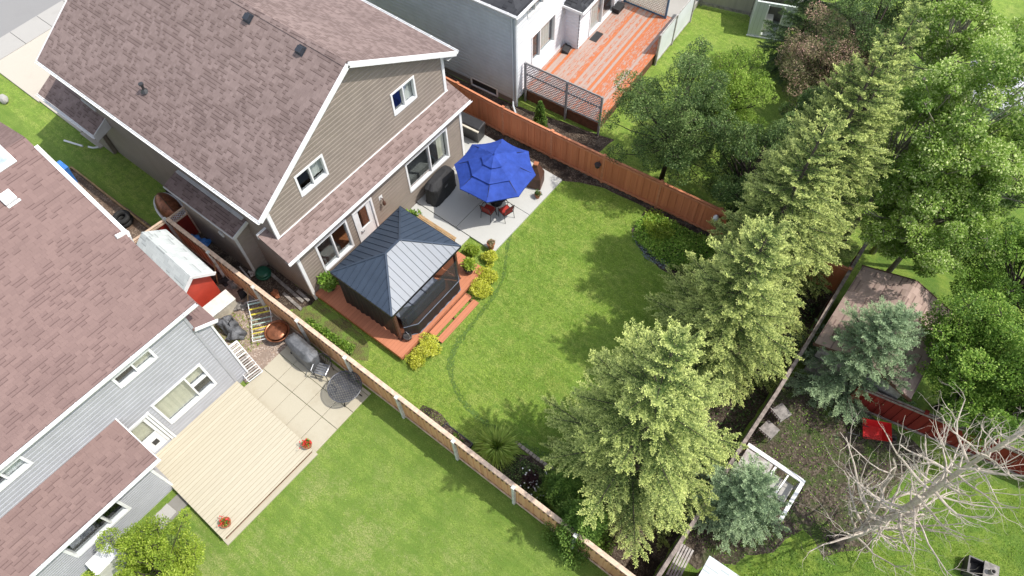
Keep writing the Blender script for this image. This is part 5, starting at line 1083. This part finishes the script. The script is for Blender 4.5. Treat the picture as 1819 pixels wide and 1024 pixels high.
# ground cover of the flower bed
def cover(name, label, poly, m, n, leaf, h, seed, patch=.6, mz=1, width=.6, kind='stuff', cat='ground cover'):
    rg = np.random.default_rng(seed); P = np.array([p[:2] for p in poly]); lo, hi = P.min(0), P.max(0); out = []
    def inside(q):
        x, y = q[:, 0], q[:, 1]; r = np.zeros(len(q), bool); j = len(P)-1
        for i in range(len(P)):
            c = ((P[i, 1] > y) != (P[j, 1] > y)) & (x < (P[j, 0]-P[i, 0])*(y-P[i, 1])/(P[j, 1]-P[i, 1]+1e-12)+P[i, 0]); r ^= c; j = i
        return r
    while sum(map(len, out)) < n: q = rg.uniform(lo, hi, (n*2, 2)); out.append(q[inside(q)])
    q = np.concatenate(out)[:n]; nz = .5+.5*np.sin(q[:, 0]*3.1+seed)*np.sin(q[:, 1]*3.7+seed*2)+rg.normal(0, .15, n); z = np.clip(h*(.25+.75*nz)*rg.random(n)**.6, .01, None)
    pos = np.column_stack([q, z]); d = rg.normal(size=(n, 3)); d[:, 2] = np.abs(d[:, 2])*.6; ln = leaf*rg.uniform(.6, 1.4, n); ti = np.stack([np.clip(z/h*.8+rg.normal(0, .2, n), 0, 1), (rg.random(n) < .35)*rg.random(n), 0*z], 1)
    o = leaves(name, m, None, pos, d, ln, ln*width, ti, .06); o['label'] = label; o['category'] = cat
    if kind: o['kind'] = kind
    return o
bedp = [G(*q, .1) for q in ((1150, 378), (1128, 400), (1126, 425), (1150, 450), (1180, 470), (1215, 488), (1260, 500), (1330, 500), (1340, 440), (1262, 424), (1200, 398))]
cover('ground_cover', 'lush light green ground cover filling the corner flower bed', bedp, K['bed_leaf'], 15000, .075, .34, 80)
cover('ground_cover', 'silver-grey low plants edging the flower bed along the lawn', [G(*q, .05) for q in ((1122, 420), (1135, 420), (1160, 452), (1192, 470), (1180, 478), (1145, 458))], K['silver'], 650, .055, .13, 81)
cover('ground_cover', 'taller bright green plants at the fence end of the flower bed', [G(*q, .1) for q in ((1150, 375), (1175, 378), (1195, 420), (1165, 440), (1140, 405))], K['leaf_y'], 1600, .13, .48, 82, width=.3)
cover('ground_cover', 'straggly weeds under the spruces along the back fence', [(12.5, 2.5), (15.9, 2.5), (15.9, 12), (11.8, 12), (11.4, 10), (12.7, 8.5)], K['leaf_d'], 5000, .09, .18, 83)
cover('ground_cover', 'low weeds and clover in the front planting bed by the cedar fence', [(9.0, -1.35), (12.4, -1.35), (12.2, .2), (11.2, -.05), (10.2, -.15), (9.1, -.2)], K['leaf_d'], 5200, .055, .09, 84)
cover('ground_cover', 'weeds on the bare ground behind the dark red fence', [(16.3, 1), (19, 1), (21, 3.6), (21, 8), (16.4, 8.4)], K['leaf_m'], 3800, .06, .07, 85)
cover('ground_cover', 'sparse weeds and moss around the gravel beside the cream box', [(-2.2, -3.9), (-.4, -3.9), (-.1, -2.6), (-1.2, -2.0), (-2.2, -2.5)], K['leaf_y'], 1000, .05, .06, 86)

# ------------------------------------------------------------------ things in the near neighbour's yard
SH = thing('garden_shed', 'small red-walled shed with a pale grey-white shingle roof beside the rose-brown roof', 'shed', (-4.35, -2.62, 0), R(-3))
g = MB(); g.box(-1.45, -.62, 0, 1.30, .58, 1.72); g.pts([(1.30, -.62, 1.72), (1.30, .58, 1.72), (1.30, -.02, 2.20), (1.25, -.62, 1.72), (1.25, .58, 1.72), (1.25, -.02, 2.20)], [(0, 1, 2), (5, 4, 3), (0, 2, 5, 3), (1, 4, 5, 2)]); g.build('wall', K['red_paint'], SH)
g = MB(); g.slab([(1.5, -.80, 1.60), (-1.6, -.80, 1.60), (-1.6, -.02, 2.25), (1.5, -.02, 2.25)], (0, 0, -.05)); g.slab([(1.5, .76, 1.60), (-1.6, .76, 1.60), (-1.6, -.02, 2.25), (1.5, -.02, 2.25)], (0, 0, -.05)); g.build('roof', K['roof_white'], SH)
for q in (-.80, .76): g = MB(); g.bar((1.53, q, 1.57), (1.53, -.02+.003*(q > 0), 2.22), .05, .13); g.build('rake_board', K['white'], SH)
t = thing('storage_box', 'cream plastic storage box with a long flat lid in front of the red shed wall', 'storage box', (-2.38, -2.72, 0), R(-4))
g = MB(); g.box(-.26, -.66, 0, .30, .66, .58); g.build('body', K['cream_p'], t, bevel=.02); g = MB(); g.box(-.30, -.70, .585, .34, .70, .66); g.build('lid', K['plastic_w'], t, bevel=.02)
t = thing('covered_mower', 'machine wrapped in crumpled grey tarpaulin beside the cream storage box', 'covered machine', (-1.42, -2.95, 0), R(20))
g = MB(); g.blob((-.12, .05, .35), (.36, .30, .42), .18, 18, 10, 3, .8); g.blob((.28, -.12, .25), (.34, .30, .28), .22, 18, 10, 5, .85); g.build('tarpaulin', K['grey_cloth'], t); g = MB(); g.tube([(.05, .25, .0), (.12, .2, .75), (.14, -.05, .80), (.1, -.1, .3)], .018, 6); g.build('handle', K['black_metal'], t)
t = thing('fire_pit', 'round rusty copper fire pit bowl beside the striped lounge chair', 'fire pit', (.18, -2.0, 0)); g = MB(); g.lathe([(.06, .12), (.28, .16), (.42, .30), (.46, .40), (.48, .40), (.48, .42), (.44, .42), (.39, .34), (.2, .24), (.02, .22)], 0, 0, 28); g.build('bowl', K['copper'], t, smooth=True)
g = MB(); g.lathe([(.40, .43), (.38, .46), (.25, .50), (.02, .52)], 0, 0, 28); g.build('lid', K['copper'], t, smooth=True)
for i in range(3): a = i*2.1; g = MB(); g.tube([(.3*math.cos(a), .3*math.sin(a), .2), (.44*math.cos(a), .44*math.sin(a), 0)], .018, 6); g.build('leg', K['black_metal'], t)
def lounge(label, loc, rz, cols, nback=7, nseat=9, wd=.56, fold=1.0, grp=None):
    t = thing('lounge_chair', label, 'lounge chair', loc, rz, grp); g = MB(); hb = .75*fold
    for s in (1, -1): g.tube([(-.72, s*wd/2, .30+hb*.45), (-.18, s*wd/2, .30), (.85, s*wd/2, .30)], .016, 7)
    g.tube([(-.72, -wd/2, .30+hb*.45), (-.72, wd/2, .30+hb*.45)], .016, 7); g.tube([(.85, -wd/2, .30), (.85, wd/2, .30)], .016, 7); fr = g.build('frame', K['white'], t)
    for x in (-.30, .62):
        g = MB()
        g.tube([(x, -wd/2, .30), (x+.05, -wd/2, 0), (x+.05, wd/2, 0), (x, wd/2, .30)], .014, 6); g.build('leg', K['white'], t)
    for k in range(nback+nseat):
        if k < nback: f = (k+.5)/nback; x = -.70+f*.5; z = .31+hb*.45*(1-f); sl = -.45*hb/.5
        else: f = (k-nback+.5)/nseat; x = -.16+f*.98; z = .31; sl = 0
        g = MB(); h = .022; g.hexa([(x-h, -wd/2, z-sl*h), (x+h, -wd/2, z+sl*h), (x+h, wd/2, z+sl*h), (x-h, wd/2, z-sl*h), (x-h, -wd/2, z+.012-sl*h), (x+h, -wd/2, z+.012+sl*h), (x+h, wd/2, z+.012+sl*h), (x-h, wd/2, z+.012-sl*h)]); g.build('strap', K[cols[k % len(cols)]], t)
    return t
lounge('folded garden lounger with yellow and pale green straps leaning low by the cedar fence', (-.72, -2.02, 0), R(-38), ['tealw', 'yellow', 'yellow', 'tealw'], 3, 5, .75)
lounge('white slatted lounger lying against the corner of the grey house', (.05, -3.62, 0), R(-8), ['plastic_w', 'old_white'], 7, 9, .60, .8)
t = thing('patio_chair', 'black slatted metal armchair between the grey covered grill and the lattice table', 'chair', (2.72, -2.08, .05), R(-70)); bm = K['plastic_d']
for sx in (.22, -.22):
    for sy in (.24, -.24): g = MB(); g.tube([(sx*1.1, sy, 0), (sx, sy, .42)], .015, 6); g.build('leg', bm, t)
g = MB()
for k in range(5): g.box(-.22+k*.095, -.24, .42, -.15+k*.095, .24, .44)
g.build('seat', K['steel'], t)
for s in (1, -1): g = MB(); g.tube([(-.26, s*.27, .66), (0, s*.30, .68), (.24, s*.29, .65), (.25, s*.26, .42)], .022, 7); g.build('armrest', K['steel'], t)
g = MB(); g.tube([(-.24, -.26, .42), (-.34, -.26, .92), (-.38, 0, .98), (-.34, .26, .92), (-.24, .26, .42)], .018, 7)
for k in range(6): y = -.2+.08*k; g.tube([(-.24, y, .44), (-.36, y, .94)], .010, 5)
g.build('backrest', bm, t)
t = thing('lattice_table', 'round black cast-metal lattice table on the pavers beside the cedar fence', 'table', (3.97, -2.12, .03)); RT_ = .60; g = MB()
g.torus((0, 0, .72), RT_, .022, 36, 8); g.torus((0, 0, .72), .06, .012, 16, 6); n = 10
for i in range(-n, n+1):
    q = i*RT_/n
    if abs(q) < RT_-.02:
        hl = math.sqrt(RT_**2-q*q)
        for c, s in ((math.cos(.5), math.sin(.5)), (-math.sin(.5), math.cos(.5))): g.bar((c*-hl-s*q, s*-hl+c*q, .72), (c*hl-s*q, s*hl+c*q, .72), .024, .010)
g.build('table_top', K['table_metal'], t)
for i in range(4): a = i*math.pi/2+.5; g = MB(); g.tube([(.50*math.cos(a), .50*math.sin(a), .71), (.36*math.cos(a), .36*math.sin(a), .40), (.50*math.cos(a), .50*math.sin(a), 0)], .020, 7); g.build('leg', K['black_metal'], t)
t = thing('air_conditioner', 'white plastic box unit half hidden by the bushy tree at the bottom left', 'box unit', (2.15, -10.95, 0)); g = MB(); g.box(-.28, -.40, 0, .28, .40, .90); g.build('body', K['plastic_w'], t, bevel=.03); g = MB(); g.box(-.30, -.42, .905, .30, .42, .95); g.build('top_cover', K['white'], t, bevel=.02)
for i, (x, y, z, a, lb) in enumerate(((2.15, -8.95, .03, .05, 'grey concrete slab lying by the extension wall of the grey house'), (2.22, -9.5, .03, .3, 'cracked pale concrete slab next to the bushy tree'), (2.08, -9.12, .085, -.1, 'small concrete block on top of the slabs by the extension wall'))):
    g = MB(); g.box(-.24+.08*(i == 2), -.28+.12*(i == 2), 0, .24-.08*(i == 2), .28-.12*(i == 2), .05); tag(g.build('concrete_slab', K['walk'], bevel=.008), lb, 'slab', 'loose slabs by the extension', (x, y, z), a)
# dark debris by the red shed
rg = random.Random(8)
for i, (px, py) in enumerate(((412, 505), (432, 520), (425, 545), (400, 500), (445, 535))):
    p = G(px, py, .1); g = MB(); g.blob((0, 0, .10), (.24+rg.random()*.1, .18, .14), .3, 12, 7, i, .7)
    tag(g.build('rubbish_sack', K['black_cloth'] if i % 2 else K['wood_g']), ['crumpled dark sack closest to the cream storage box', 'dark sack lying in the middle of the clutter by the fence', 'lumpy grey sack at the clutter edge near the striped lounger', 'black bag jammed between red shed and fence', 'rough grey bundle at the foot of the cedar fence'][i], 'sack', 'clutter between the red shed and the fence', (p[0], p[1], 0), rg.random()*3)
p = G(398, 480, .5); g = MB(); g.tube([(0, 0, 0), (.12, .3, 1.3)], .025, 6); tag(g.build('wooden_pole', K['wood']), 'thin wooden pole leaning on the cedar fence behind the red shed', 'pole', loc=(p[0], -1.95, 0)); g = MB(); g.tube([(0, 0, 0), (.35, .28, 1.45)], .022, 6); tag(g.build('wooden_pole', K['wood']), 'slanting wooden pole leaning on the cedar fence near the sacks', 'pole', loc=(-1.75, -1.90, 0))
# grey-house side yard
t = thing('wheelie_bin', 'bright blue bin tucked behind the rose-brown roof edge', 'bin', (-12.75, -2.45, 0)); g = MB(); g.hexa([(-.24, -.26, 0), (.24, -.26, 0), (.24, .26, 0), (-.24, .26, 0), (-.30, -.33, .98), (.30, -.33, .98), (.30, .33, .98), (-.30, .33, .98)]); g.build('body', K['blue_p'], t, bevel=.03); g = MB(); g.box(-.32, -.36, .985, .32, .34, 1.05); g.build('lid', K['blue_p'], t, bevel=.03)
p = G(217, 388, .3); t = thing('car_tyre', 'black car tyre standing at the end of the white fascia', 'tyre', (p[0], p[1], .02)); g = MB(); g.torus((0, 0, .12), .27, .115, 28, 10); g.torus((0, 0, .34), .27, .11, 28, 10); g.build('tread', K['rubber'], t, smooth=True)
for i, (a, b, lb) in enumerate(((G(114, 250, .05), G(147, 260, .05), 'long white downspout piece lying on the grass'), (G(157, 261, .05), G(169, 264, .05), 'short white downspout elbow lying on the grass'))):
    g = MB(); a = Vector(a); b = Vector(b); d = b-a; pts = [(0, 0, .05), tuple(d*.5+Vector((0, 0, .05))), tuple(d+Vector((0, 0, .05)))] if i == 0 else [(0, 0, .05), tuple(d*.7+Vector((0, 0, .05))), tuple(d+Vector((.06, .14, .05)))]
    g.tube(pts, .045, 6); tag(g.build('downspout', K['white']), lb, 'downspout', 'white downspout pieces on the grass', (a.x, a.y, 0))
g = MB(); g.box(-13.45, -1.90, 0, -8.1, -1.83, .12); g.box(-13.45, -2.6, 0, -13.38, -1.90, .12); g.bar((-8.1, -1.865, .06), (-6.2, -1.70, .06), .07, .12); tag(g.build('timber_edging', K['wood']), 'timber edging board along the gravel strip', 'edging')
p = G(2, 172, .3); g = MB(); g.blob((0, 0, .14), (.3, .2, .2), .1, 12, 8, 2, .7); tag(g.build('rock', K['walk']), 'pale rock on the front lawn at the left edge', 'rock', loc=(p[0], p[1], 0))
# red-brown boat-like hull by the taupe house
t = thing('small_boat', 'upturned red-brown dinghy hull with white rim beside the taupe house bump-out', 'boat', (-8.05, -.68, .0), R(-10)); V = []; n = 26; rows = 7
for j in range(rows+1):
    f = j/rows
    for i in range(n): a = 2*math.pi*i/n; k = math.cos(f*math.pi/2*.98); px2 = 1.02*math.cos(a)*k**.6*(1 if math.cos(a) < 0 else 1-.10*abs(math.sin(a))); V.append((px2, .44*math.sin(a)*k**.8, .06+.42*math.sin(f*math.pi/2)))
g = MB(); g.pts(V, [(j*n+i, j*n+(i+1) % n, (j+1)*n+(i+1) % n, (j+1)*n+i) for j in range(rows) for i in range(n)]); g.build('hull', K['copper'], t, smooth=True)
g = MB(); g.tube([(1.06*math.cos(2*math.pi*i/32), .48*math.sin(2*math.pi*i/32), .06) for i in range(33)], .05, 7, cap=False); g.build('rim', K['white'], t, smooth=True); g = MB(); g.tube([(-.9, 0, .30), (-.5, 0, .47), (0, 0, .50), (.5, 0, .47), (.9, 0, .30)], .018, 6); g.build('keel', K['brown'], t)
t = thing('hose_reel', 'dark green round hose reel standing by the taupe house corner', 'hose reel', (-2.35, -.50, 0)); g = MB(); g.lathe([(.25, 0), (.28, .06), (.28, .30), (.22, .36), (.05, .38)], 0, 0, 22); g.build('drum', K['green_p'], t, smooth=False); g = MB(); g.torus((0, 0, .18), .29, .03, 24, 7); g.build('hose', K['green_p'], t, smooth=True)
for i, (px, py, m, lb) in enumerate(((345, 424, 'blue_p', 'crumpled blue tarp bundle at the fence side'), (360, 432, 'blue_p', 'second blue tarp bundle, nearer the house wall'))):
    p = G(px, py, .15); g = MB(); g.blob((0, 0, .12), (.30, .20, .16), .3, 14, 8, 11+i, .7); tag(g.build('tarp', K[m]), lb, 'tarp', 'blue tarps between fence and taupe house', (p[0], p[1], 0), i)
g = MB(); g.bar((-3.4, -.85, .12), (-2.6, -1.0, .12), .06, .05); g.blob((-2.75, -.78, .12), (.16, .1, .12), .3, 10, 7, 4, .7); tag(g.build('garden_clutter', K['old_white']), 'white bits and pieces lying on the dark soil by the taupe wall', 'clutter')
for i, (x0, y0_, x1, y1_, lb) in enumerate(((-2.5, -.28, -.2, -.42, 'long grey plank lying along the taupe house wall'), (-1.1, -.62, .0, -.70, 'short grey plank on the soil near the deck corner'), (-.75, -.2, -.05, -.25, 'stub of grey timber against the corner trim'))):
    g = MB(); g.bar((0, 0, .05), (x1-x0, y1_-y0_, .05), .12, .05); tag(g.build('plank', K['wood_g']), lb, 'plank', 'planks beside the taupe house', (x0, y0_, 0))
g = MB(); g.blob((0, 0, .1), (.2, .14, .12), .3, 10, 7, 6, .7); tag(g.build('clay_pot_pile', K['terra']), 'small reddish heap of broken clay pots on the soil', 'pot heap', loc=(-1.3, -.85, 0))
# trough by the fence
t = thing('planter_trough', 'black rectangular planter trough on the lawn side of the cedar fence', 'planter', (8.15, -1.0, 0)); g = MB(); a = .62; b = .17; h = .22
g.box(-a, -b, 0, a, -b+.03, h); g.box(-a, b-.03, 0, a, b, h); g.box(-a, -b+.03, 0, -a+.03, b-.03, h); g.box(a-.03, -b+.03, 0, a, b-.03, h); g.build('trough', K['plastic_d'], t); g = MB(); g.box(-a+.03, -b+.03, .02, a-.03, b-.03, .17); g.build('soil', K['soil'], t)
bush('seedlings', None, (0, 0, .17), (.5, .10, .10), K['leaf_m'], 90, .06, 90, parent=t, nc=8)
# pots on the orange fence, white lamp
p = (5.46, 11.50, 0); t = thing('wall_pot', 'black round pot hanging on the orange fence', 'pot', (5.50, 11.44, .98)); g = MB(); g.lathe([(.06, 0), (.11, .08), (.13, .2), (.14, .21), (.10, .2)], 0, 0, 14); g.build('bowl', K['pot_d'], t); g = MB(); g.tube([(0, .12, .2), (0, .10, .34)], .012, 6); g.build('hook', K['black_metal'], t)
t = thing('white_lantern', 'small white lantern mounted on the last post of the orange fence', 'lantern', (10.82, 11.88, 1.15)); g = MB(); g.lathe([(.04, 0), (.11, .05), (.12, .20), (.07, .28), (.02, .34)], 0, 0, 12); g.build('body', K['white'], t, smooth=True); g = MB(); g.box(-.03, .05, .06, .03, .16, .12); g.build('bracket', K['black_metal'], t); 
t = thing('watering_can', 'dark round planter with wire handle inside the netting corner of the gazebo', 'planter', (4.32, .78, .38)); g = MB(); g.lathe([(.10, 0), (.16, .10), (.17, .24), (.15, .25), (.14, .2)], 0, 0, 16); g.build('bowl', K['pot_d'], t); g = MB(); g.tube([(-.16, 0, .24), (-.1, 0, .48), (0, 0, .55), (.1, 0, .48), (.16, 0, .24)], .010, 6); g.build('handle', K['steel'], t)

# ------------------------------------------------------------------ yards behind the red fence
BS = thing('garden_shed', 'shed with a brown shingled gable roof behind the red back fence', 'shed', (18.0, 10.6, 0)); g = MB(); g.box(-1.45, -1.85, 0, 1.45, 1.75, 2.0); g.build('wall', K['wood_g'], BS); g = MB(); g.slab([(-1.70, -2.0, 2.12), (-1.70, 1.95, 2.12), (0, 1.95, 2.75), (0, -2.0, 2.75)], (0, 0, -.07)); g.slab([(1.70, -2.0, 2.12), (1.70, 1.95, 2.12), (0, 1.95, 2.75), (0, -2.0, 2.75)], (0, 0, -.07)); g.build('roof', K['roof_brown'], BS)
for q, r_ in ((-1.72, -2.02), (1.72, -2.02), (-1.72, 1.97), (1.72, 1.97)): g = MB(); g.bar((q, r_, 2.07), (.003*(q > 0), r_, 2.70), .04, .12); g.build('rake_board', K['brown'], BS)
GS = thing('garden_shed', 'pale green board shed with a dark open doorway under the drooping evergreen', 'shed', G(1362, 66, 0)[:2]+(0,), R(22)); GR = None
g = MB(); g.box(-.95, -.10, 0, -.35, .0, 1.95); g.box(.35, -.10, 0, .95, .0, 1.95); g.box(-.35, -.10, 1.8, .35, .0, 1.95); g.box(-.95, .0, 0, -.87, 1.7, 1.95); g.box(.87, .0, 0, .95, 1.7, 1.95); g.box(-.87, 1.62, 0, .87, 1.7, 1.95); g.box(-.87, 0, 0, .87, 1.62, .08); g.build('wall', K['greenshed'], GS)
g = MB(); g.slab([(-1.1, .35, 1.98), (1.1, .35, 1.98), (1.1, 1.9, 2.3), (-1.1, 1.9, 2.3)], (0, 0, -.05)); g.slab([(-1.1, .55, 1.98), (1.1, .55, 1.98), (1.1, .54, 1.9), (-1.1, .54, 1.9)], (0, .04, 0)); g.build('roof', K['plastic_w'], GS)
g = MB(); g.box(-.40, -.13, 0, -.34, -.10, 1.85); g.box(.34, -.13, 0, .40, -.10, 1.85); g.box(-1.0, -.16, 0, 1.0, -.11, .05); g.build('door_frame', K['white'], GS); g = MB(); g.box(-.3, .25, .08, .05, .7, .8); g.build('stored_box', K['plastic_w'], GS)
GY_ = G(1790, 130, 2.4); PV = thing('garden_pavilion', 'shed with a faded grey metal hip roof at the upper right', 'shed', (17.2, 24.7, 0), R(15)); g = MB(); g.box(-1.1, -1.1, 0, 1.1, 1.1, 2.1); g.build('wall', K['greenshed'], PV); g = MB(); b_ = [(-1.35, -1.35, 2.1), (1.35, -1.35, 2.1), (1.35, 1.35, 2.1), (-1.35, 1.35, 2.1)]
for i in range(4): g.slab([b_[i], b_[(i+1) % 4], (0, 0, 2.85)], (0, 0, -.05))
g.build('roof', K['greyroof'], PV)
# weathered white platform with frame
WF = thing('timber_platform', 'weathered white-painted timber platform with open rails behind the red fence', 'platform', (16.28, 2.75, 0)); g = MB(); g.box(.05, .85, .78, 1.0, 1.75, .83); g.box(.05, -.1, .78, .62, .82, .83); g.build('platform', K['old_white'], WF, bevel=.006)
g = MB(); g.bar((.0, 1.85, .86), (2.0, 1.83, .86), .14, .06); g.bar((2.02, 1.88, .865), (2.0, .25, .865), .12, .07); g.bar((1.1, 1.75, .80), (1.02, .3, .80), .07, .05); g.bar((1.55, 1.75, .80), (1.5, .9, .80), .05, .05); g.build('rail', K['white'], WF)
for x, y in ((.03, 1.8), (1.98, 1.8), (1.97, .3), (1.0, .9), (.08, -.1)): g = MB(); g.box(x-.04, y-.04, 0, x+.04, y+.04, .77); g.build('leg', K['old_white'], WF)
g = MB(); g.box(1.15, .8, .55, 1.5, 1.6, .60); g.box(1.6, 1.0, .4, 1.9, 1.7, .44); g.build('shelf', K['walk'], WF)
t = thing('wire_rack', 'black wire oven rack lying on the weathered white platform', 'rack', (16.60, 2.95, .84), R(15)); g = MB()
for k in range(8): g.tube([(-.26+.075*k, -.22, 0), (-.26+.075*k, .22, 0)], .007, 5)
g.tube([(-.28, -.22, 0), (.28, -.22, 0), (.28, .22, 0), (-.28, .22, 0), (-.28, -.22, 0)], .012, 6); g.build('wires', K['black_metal'], t)
def rchair(label, loc, rz):
    t = thing('garden_chair', label, 'chair', loc, rz, 'old grey garden chairs behind the red fence'); g = MB(); g.box(-.26, -.26, .38, .28, .26, .42); g.build('seat', K['wood_g'], t, bevel=.01); g = MB()
    for k in range(6): y = -.22+.088*k; g.bar((-.27, y, .40), (-.42, y, .86), .05, .015)
    g.bar((-.42, -.26, .86), (-.42, .26, .86), .03, .05); g.build('backrest', K['wood_g'], t)
    for sx in (.24, -.22):
        for sy in (.24, -.24): g = MB(); g.tube([(sx, sy, 0), (sx, sy, .38)], .02, 6); g.build('leg', K['wood_g'], t)
    return t
r1 = rchair('grey garden chair nearer the spruces by the red fence', (16.65, 6.55, 0), R(70)); dup(r1, (16.62, 5.72, 0), R(80), 'grey garden chair closer to the weathered white platform')
# red ride-on thing under the blue spruce
p = G(1552, 770, .4); t = thing('wheelbarrow', 'bright red wheelbarrow half hidden by the blue-green spruce', 'wheelbarrow', (p[0], p[1]+.05, 0), R(25)); g = MB()
V = [(-.32, -.26, .30), (.28, -.24, .34), (.28, .24, .34), (-.32, .26, .30), (-.45, -.36, .58), (.48, -.34, .64), (.48, .34, .64), (-.45, .36, .58)]; g.pts(V, [(3, 2, 1, 0), (0, 1, 5, 4), (1, 2, 6, 5), (2, 3, 7, 6), (3, 0, 4, 7)]); g.build('tray', K['red_mach'], t)
g = MB(); g.tube([(.62, -.04, .2), (-.30, -.22, .32), (-.95, -.28, .58)], .018, 6); g.tube([(.62, .04, .2), (-.30, .22, .32), (-.95, .28, .58)], .018, 6); g.tube([(-.25, -.2, .32), (-.3, -.2, 0)], .015, 6); g.tube([(-.25, .2, .32), (-.3, .2, 0)], .015, 6); g.build('frame', K['plastic_d'], t)
g = MB(); n = 18; g.tube([(.62+.17*math.cos(2*math.pi*i/n), 0, .19+.17*math.sin(2*math.pi*i/n)) for i in range(n+1)], .045, 7, cap=False); g.build('wheel', K['rubber'], t)
p = G(1600, 665, .3); g = MB(); g.blob((0, 0, .2), (.55, .38, .34), .22, 18, 10, 21, .6); tag(g.build('plastic_sheet', K['pale_blue']), 'crumpled pale blue plastic sheeting between the blue-green spruce and round green tree', 'plastic sheet', loc=(p[0], p[1], 0))
# stump and chiminea
p = G(1508, 965, 0); g = MB(); g.lathe([(.26, 0), (.19, .12), (.17, .32), (.15, .34), (.05, .30)], 0, 0, 14); tag(g.build('tree_stump', K['bark']), 'jagged brown stump at the foot of the dead tree', 'stump', loc=(p[0]-.35, p[1]-.25, 0))
p = G(1745, 1012, .4); t = thing('fire_box', 'dark rusty square fire box with a chimney stub on the grass at the bottom right', 'fire box', (p[0], p[1], 0), R(12)); g = MB(); g.box(-.42, -.28, 0, .42, -.24, .40); g.box(-.42, .24, 0, .42, .28, .40); g.box(-.42, -.24, 0, -.38, .24, .40); g.box(.38, -.24, 0, .42, .24, .40); g.box(-.38, -.24, .02, .38, .24, .06); g.build('box', K['pot_d'], t); g = MB(); g.box(.02, -.30, .405, .46, .30, .44); g.lathe([(.08, .44), (.08, .62), (.06, .62), (.05, .5)], .22, 0, 12); g.build('lid', K['wood_g'], t)
# shed roof at the bottom edge
BR = thing('garden_shed', 'low shed with cracked pale roofing at the bottom edge below the broad spruce', 'shed', (16.98, .38, 0), R(2)); g = MB(); g.box(.1, -3, 0, 2.4, -.1, 1.85); g.build('wall', K['wood_g'], BR); g = MB(); g.slab([(0, 0, 1.95), (2.5, 0, 1.95), (2.5, -3.2, 2.2), (0, -3.2, 2.2)], (0, 0, -.06)); g.build('roof', K['roof_white'], BR)
t = thing('garden_bench', 'old grey slatted bench in the dark gap beside the cracked shed roof', 'bench', (16.45, .1, 0), R(5)); g = MB()
for k in range(5): g.box(-.2+k*.09, -.55, .42, -.14+k*.09, .55, .45)
g.build('seat', K['old_white'], t)
for y in (-.5, .5): g = MB(); g.box(-.2, y-.03, 0, .2, y+.03, .415); g.build('leg', K['wood_g'], t)

# ------------------------------------------------------------------ short grass blades that roughen the lawns
def tufts(name, poly, n, seed, hgt=.05):
    rg = np.random.default_rng(seed); P = np.array([p[:2] for p in poly]); lo, hi = P.min(0), P.max(0); q = rg.uniform(lo, hi, (n*2, 2)); x, y = q[:, 0], q[:, 1]; r = np.zeros(len(q), bool); j = len(P)-1
    for i in range(len(P)):
        c = ((P[i, 1] > y) != (P[j, 1] > y)) & (x < (P[j, 0]-P[i, 0])*(y-P[i, 1])/(P[j, 1]-P[i, 1]+1e-12)+P[i, 0]); r ^= c; j = i
    q = q[r][:n]; n = len(q); cl = .5+.5*np.sin(q[:, 0]*5.3+np.sin(q[:, 1]*4.1)*1.3)*np.sin(q[:, 1]*6.1+np.sin(q[:, 0]*3.3)); kp = rg.random(n) < .35+.65*(.5+.5*np.sin(q[:, 0]*1.9+2*np.sin(q[:, 1]*1.3))*np.sin(q[:, 1]*2.3+1.5*np.sin(q[:, 0]*1.1))); q = q[kp]; cl = cl[kp]; n = len(q); pos = np.column_stack([q, np.full(n, .002)])
    d = rg.normal(0, .55, (n, 3)); d[:, 2] = rg.uniform(.35, 1, n); ln = hgt*rg.uniform(.5, 1.3, n)*(.7+.6*cl)
    o = leaves(name, K['blade'], None, pos, d, ln, np.full(n, .016)*rg.uniform(.6, 1.4, n), np.stack([np.clip(rg.random(n)*.7+.3*cl, 0, 1), (rg.random(n) < .22)*rg.random(n), 0*cl], 1)); o['kind'] = 'stuff'; return o
K['blade'] = leafmat('grass_blades', (.150, .280, .030), (.340, .500, .068), (.560, .610, .180), .4)
LP = [(4.75, .1), (5.4, 1.0), (5.4, 4.6), (4.6, 5.8), (4.32, 10.6), (5.0, 11.1), (7.9, 11.5), (7.95, 10.2), (8.7, 9.6), (10, 9.25), (11.7, 9.4), (12.8, 8.4), (13.1, 5), (12.3, 3.2), (11.9, .9), (11.5, .3), (10.5, .1), (8.6, -.2), (8.3, -1.35), (3.5, -1.35), (3.8, -.4), (4.5, .0)]
o = tufts('grass', LP, 100000, 101); o['label'] = 'short mown grass of the main back lawn'; o['category'] = 'grass'
o = tufts('grass', [(4.6, -1.55), (16, -1.55), (16, -9), (10, -13), (2.5, -13), (2.5, -8.3), (4.6, -8.3)], 45000, 102); o['label'] = 'patchy drier grass in front of the beige deck'; o['category'] = 'grass'
o = tufts('grass', [(16.4, -3), (24, 1), (26, 9), (21.3, 8.6), (21, 4.3), (19.5, 3.4), (18.5, 1.8)], 60000, 103, .07); o['label'] = 'longer weedy grass around the dead tree'; o['category'] = 'grass'
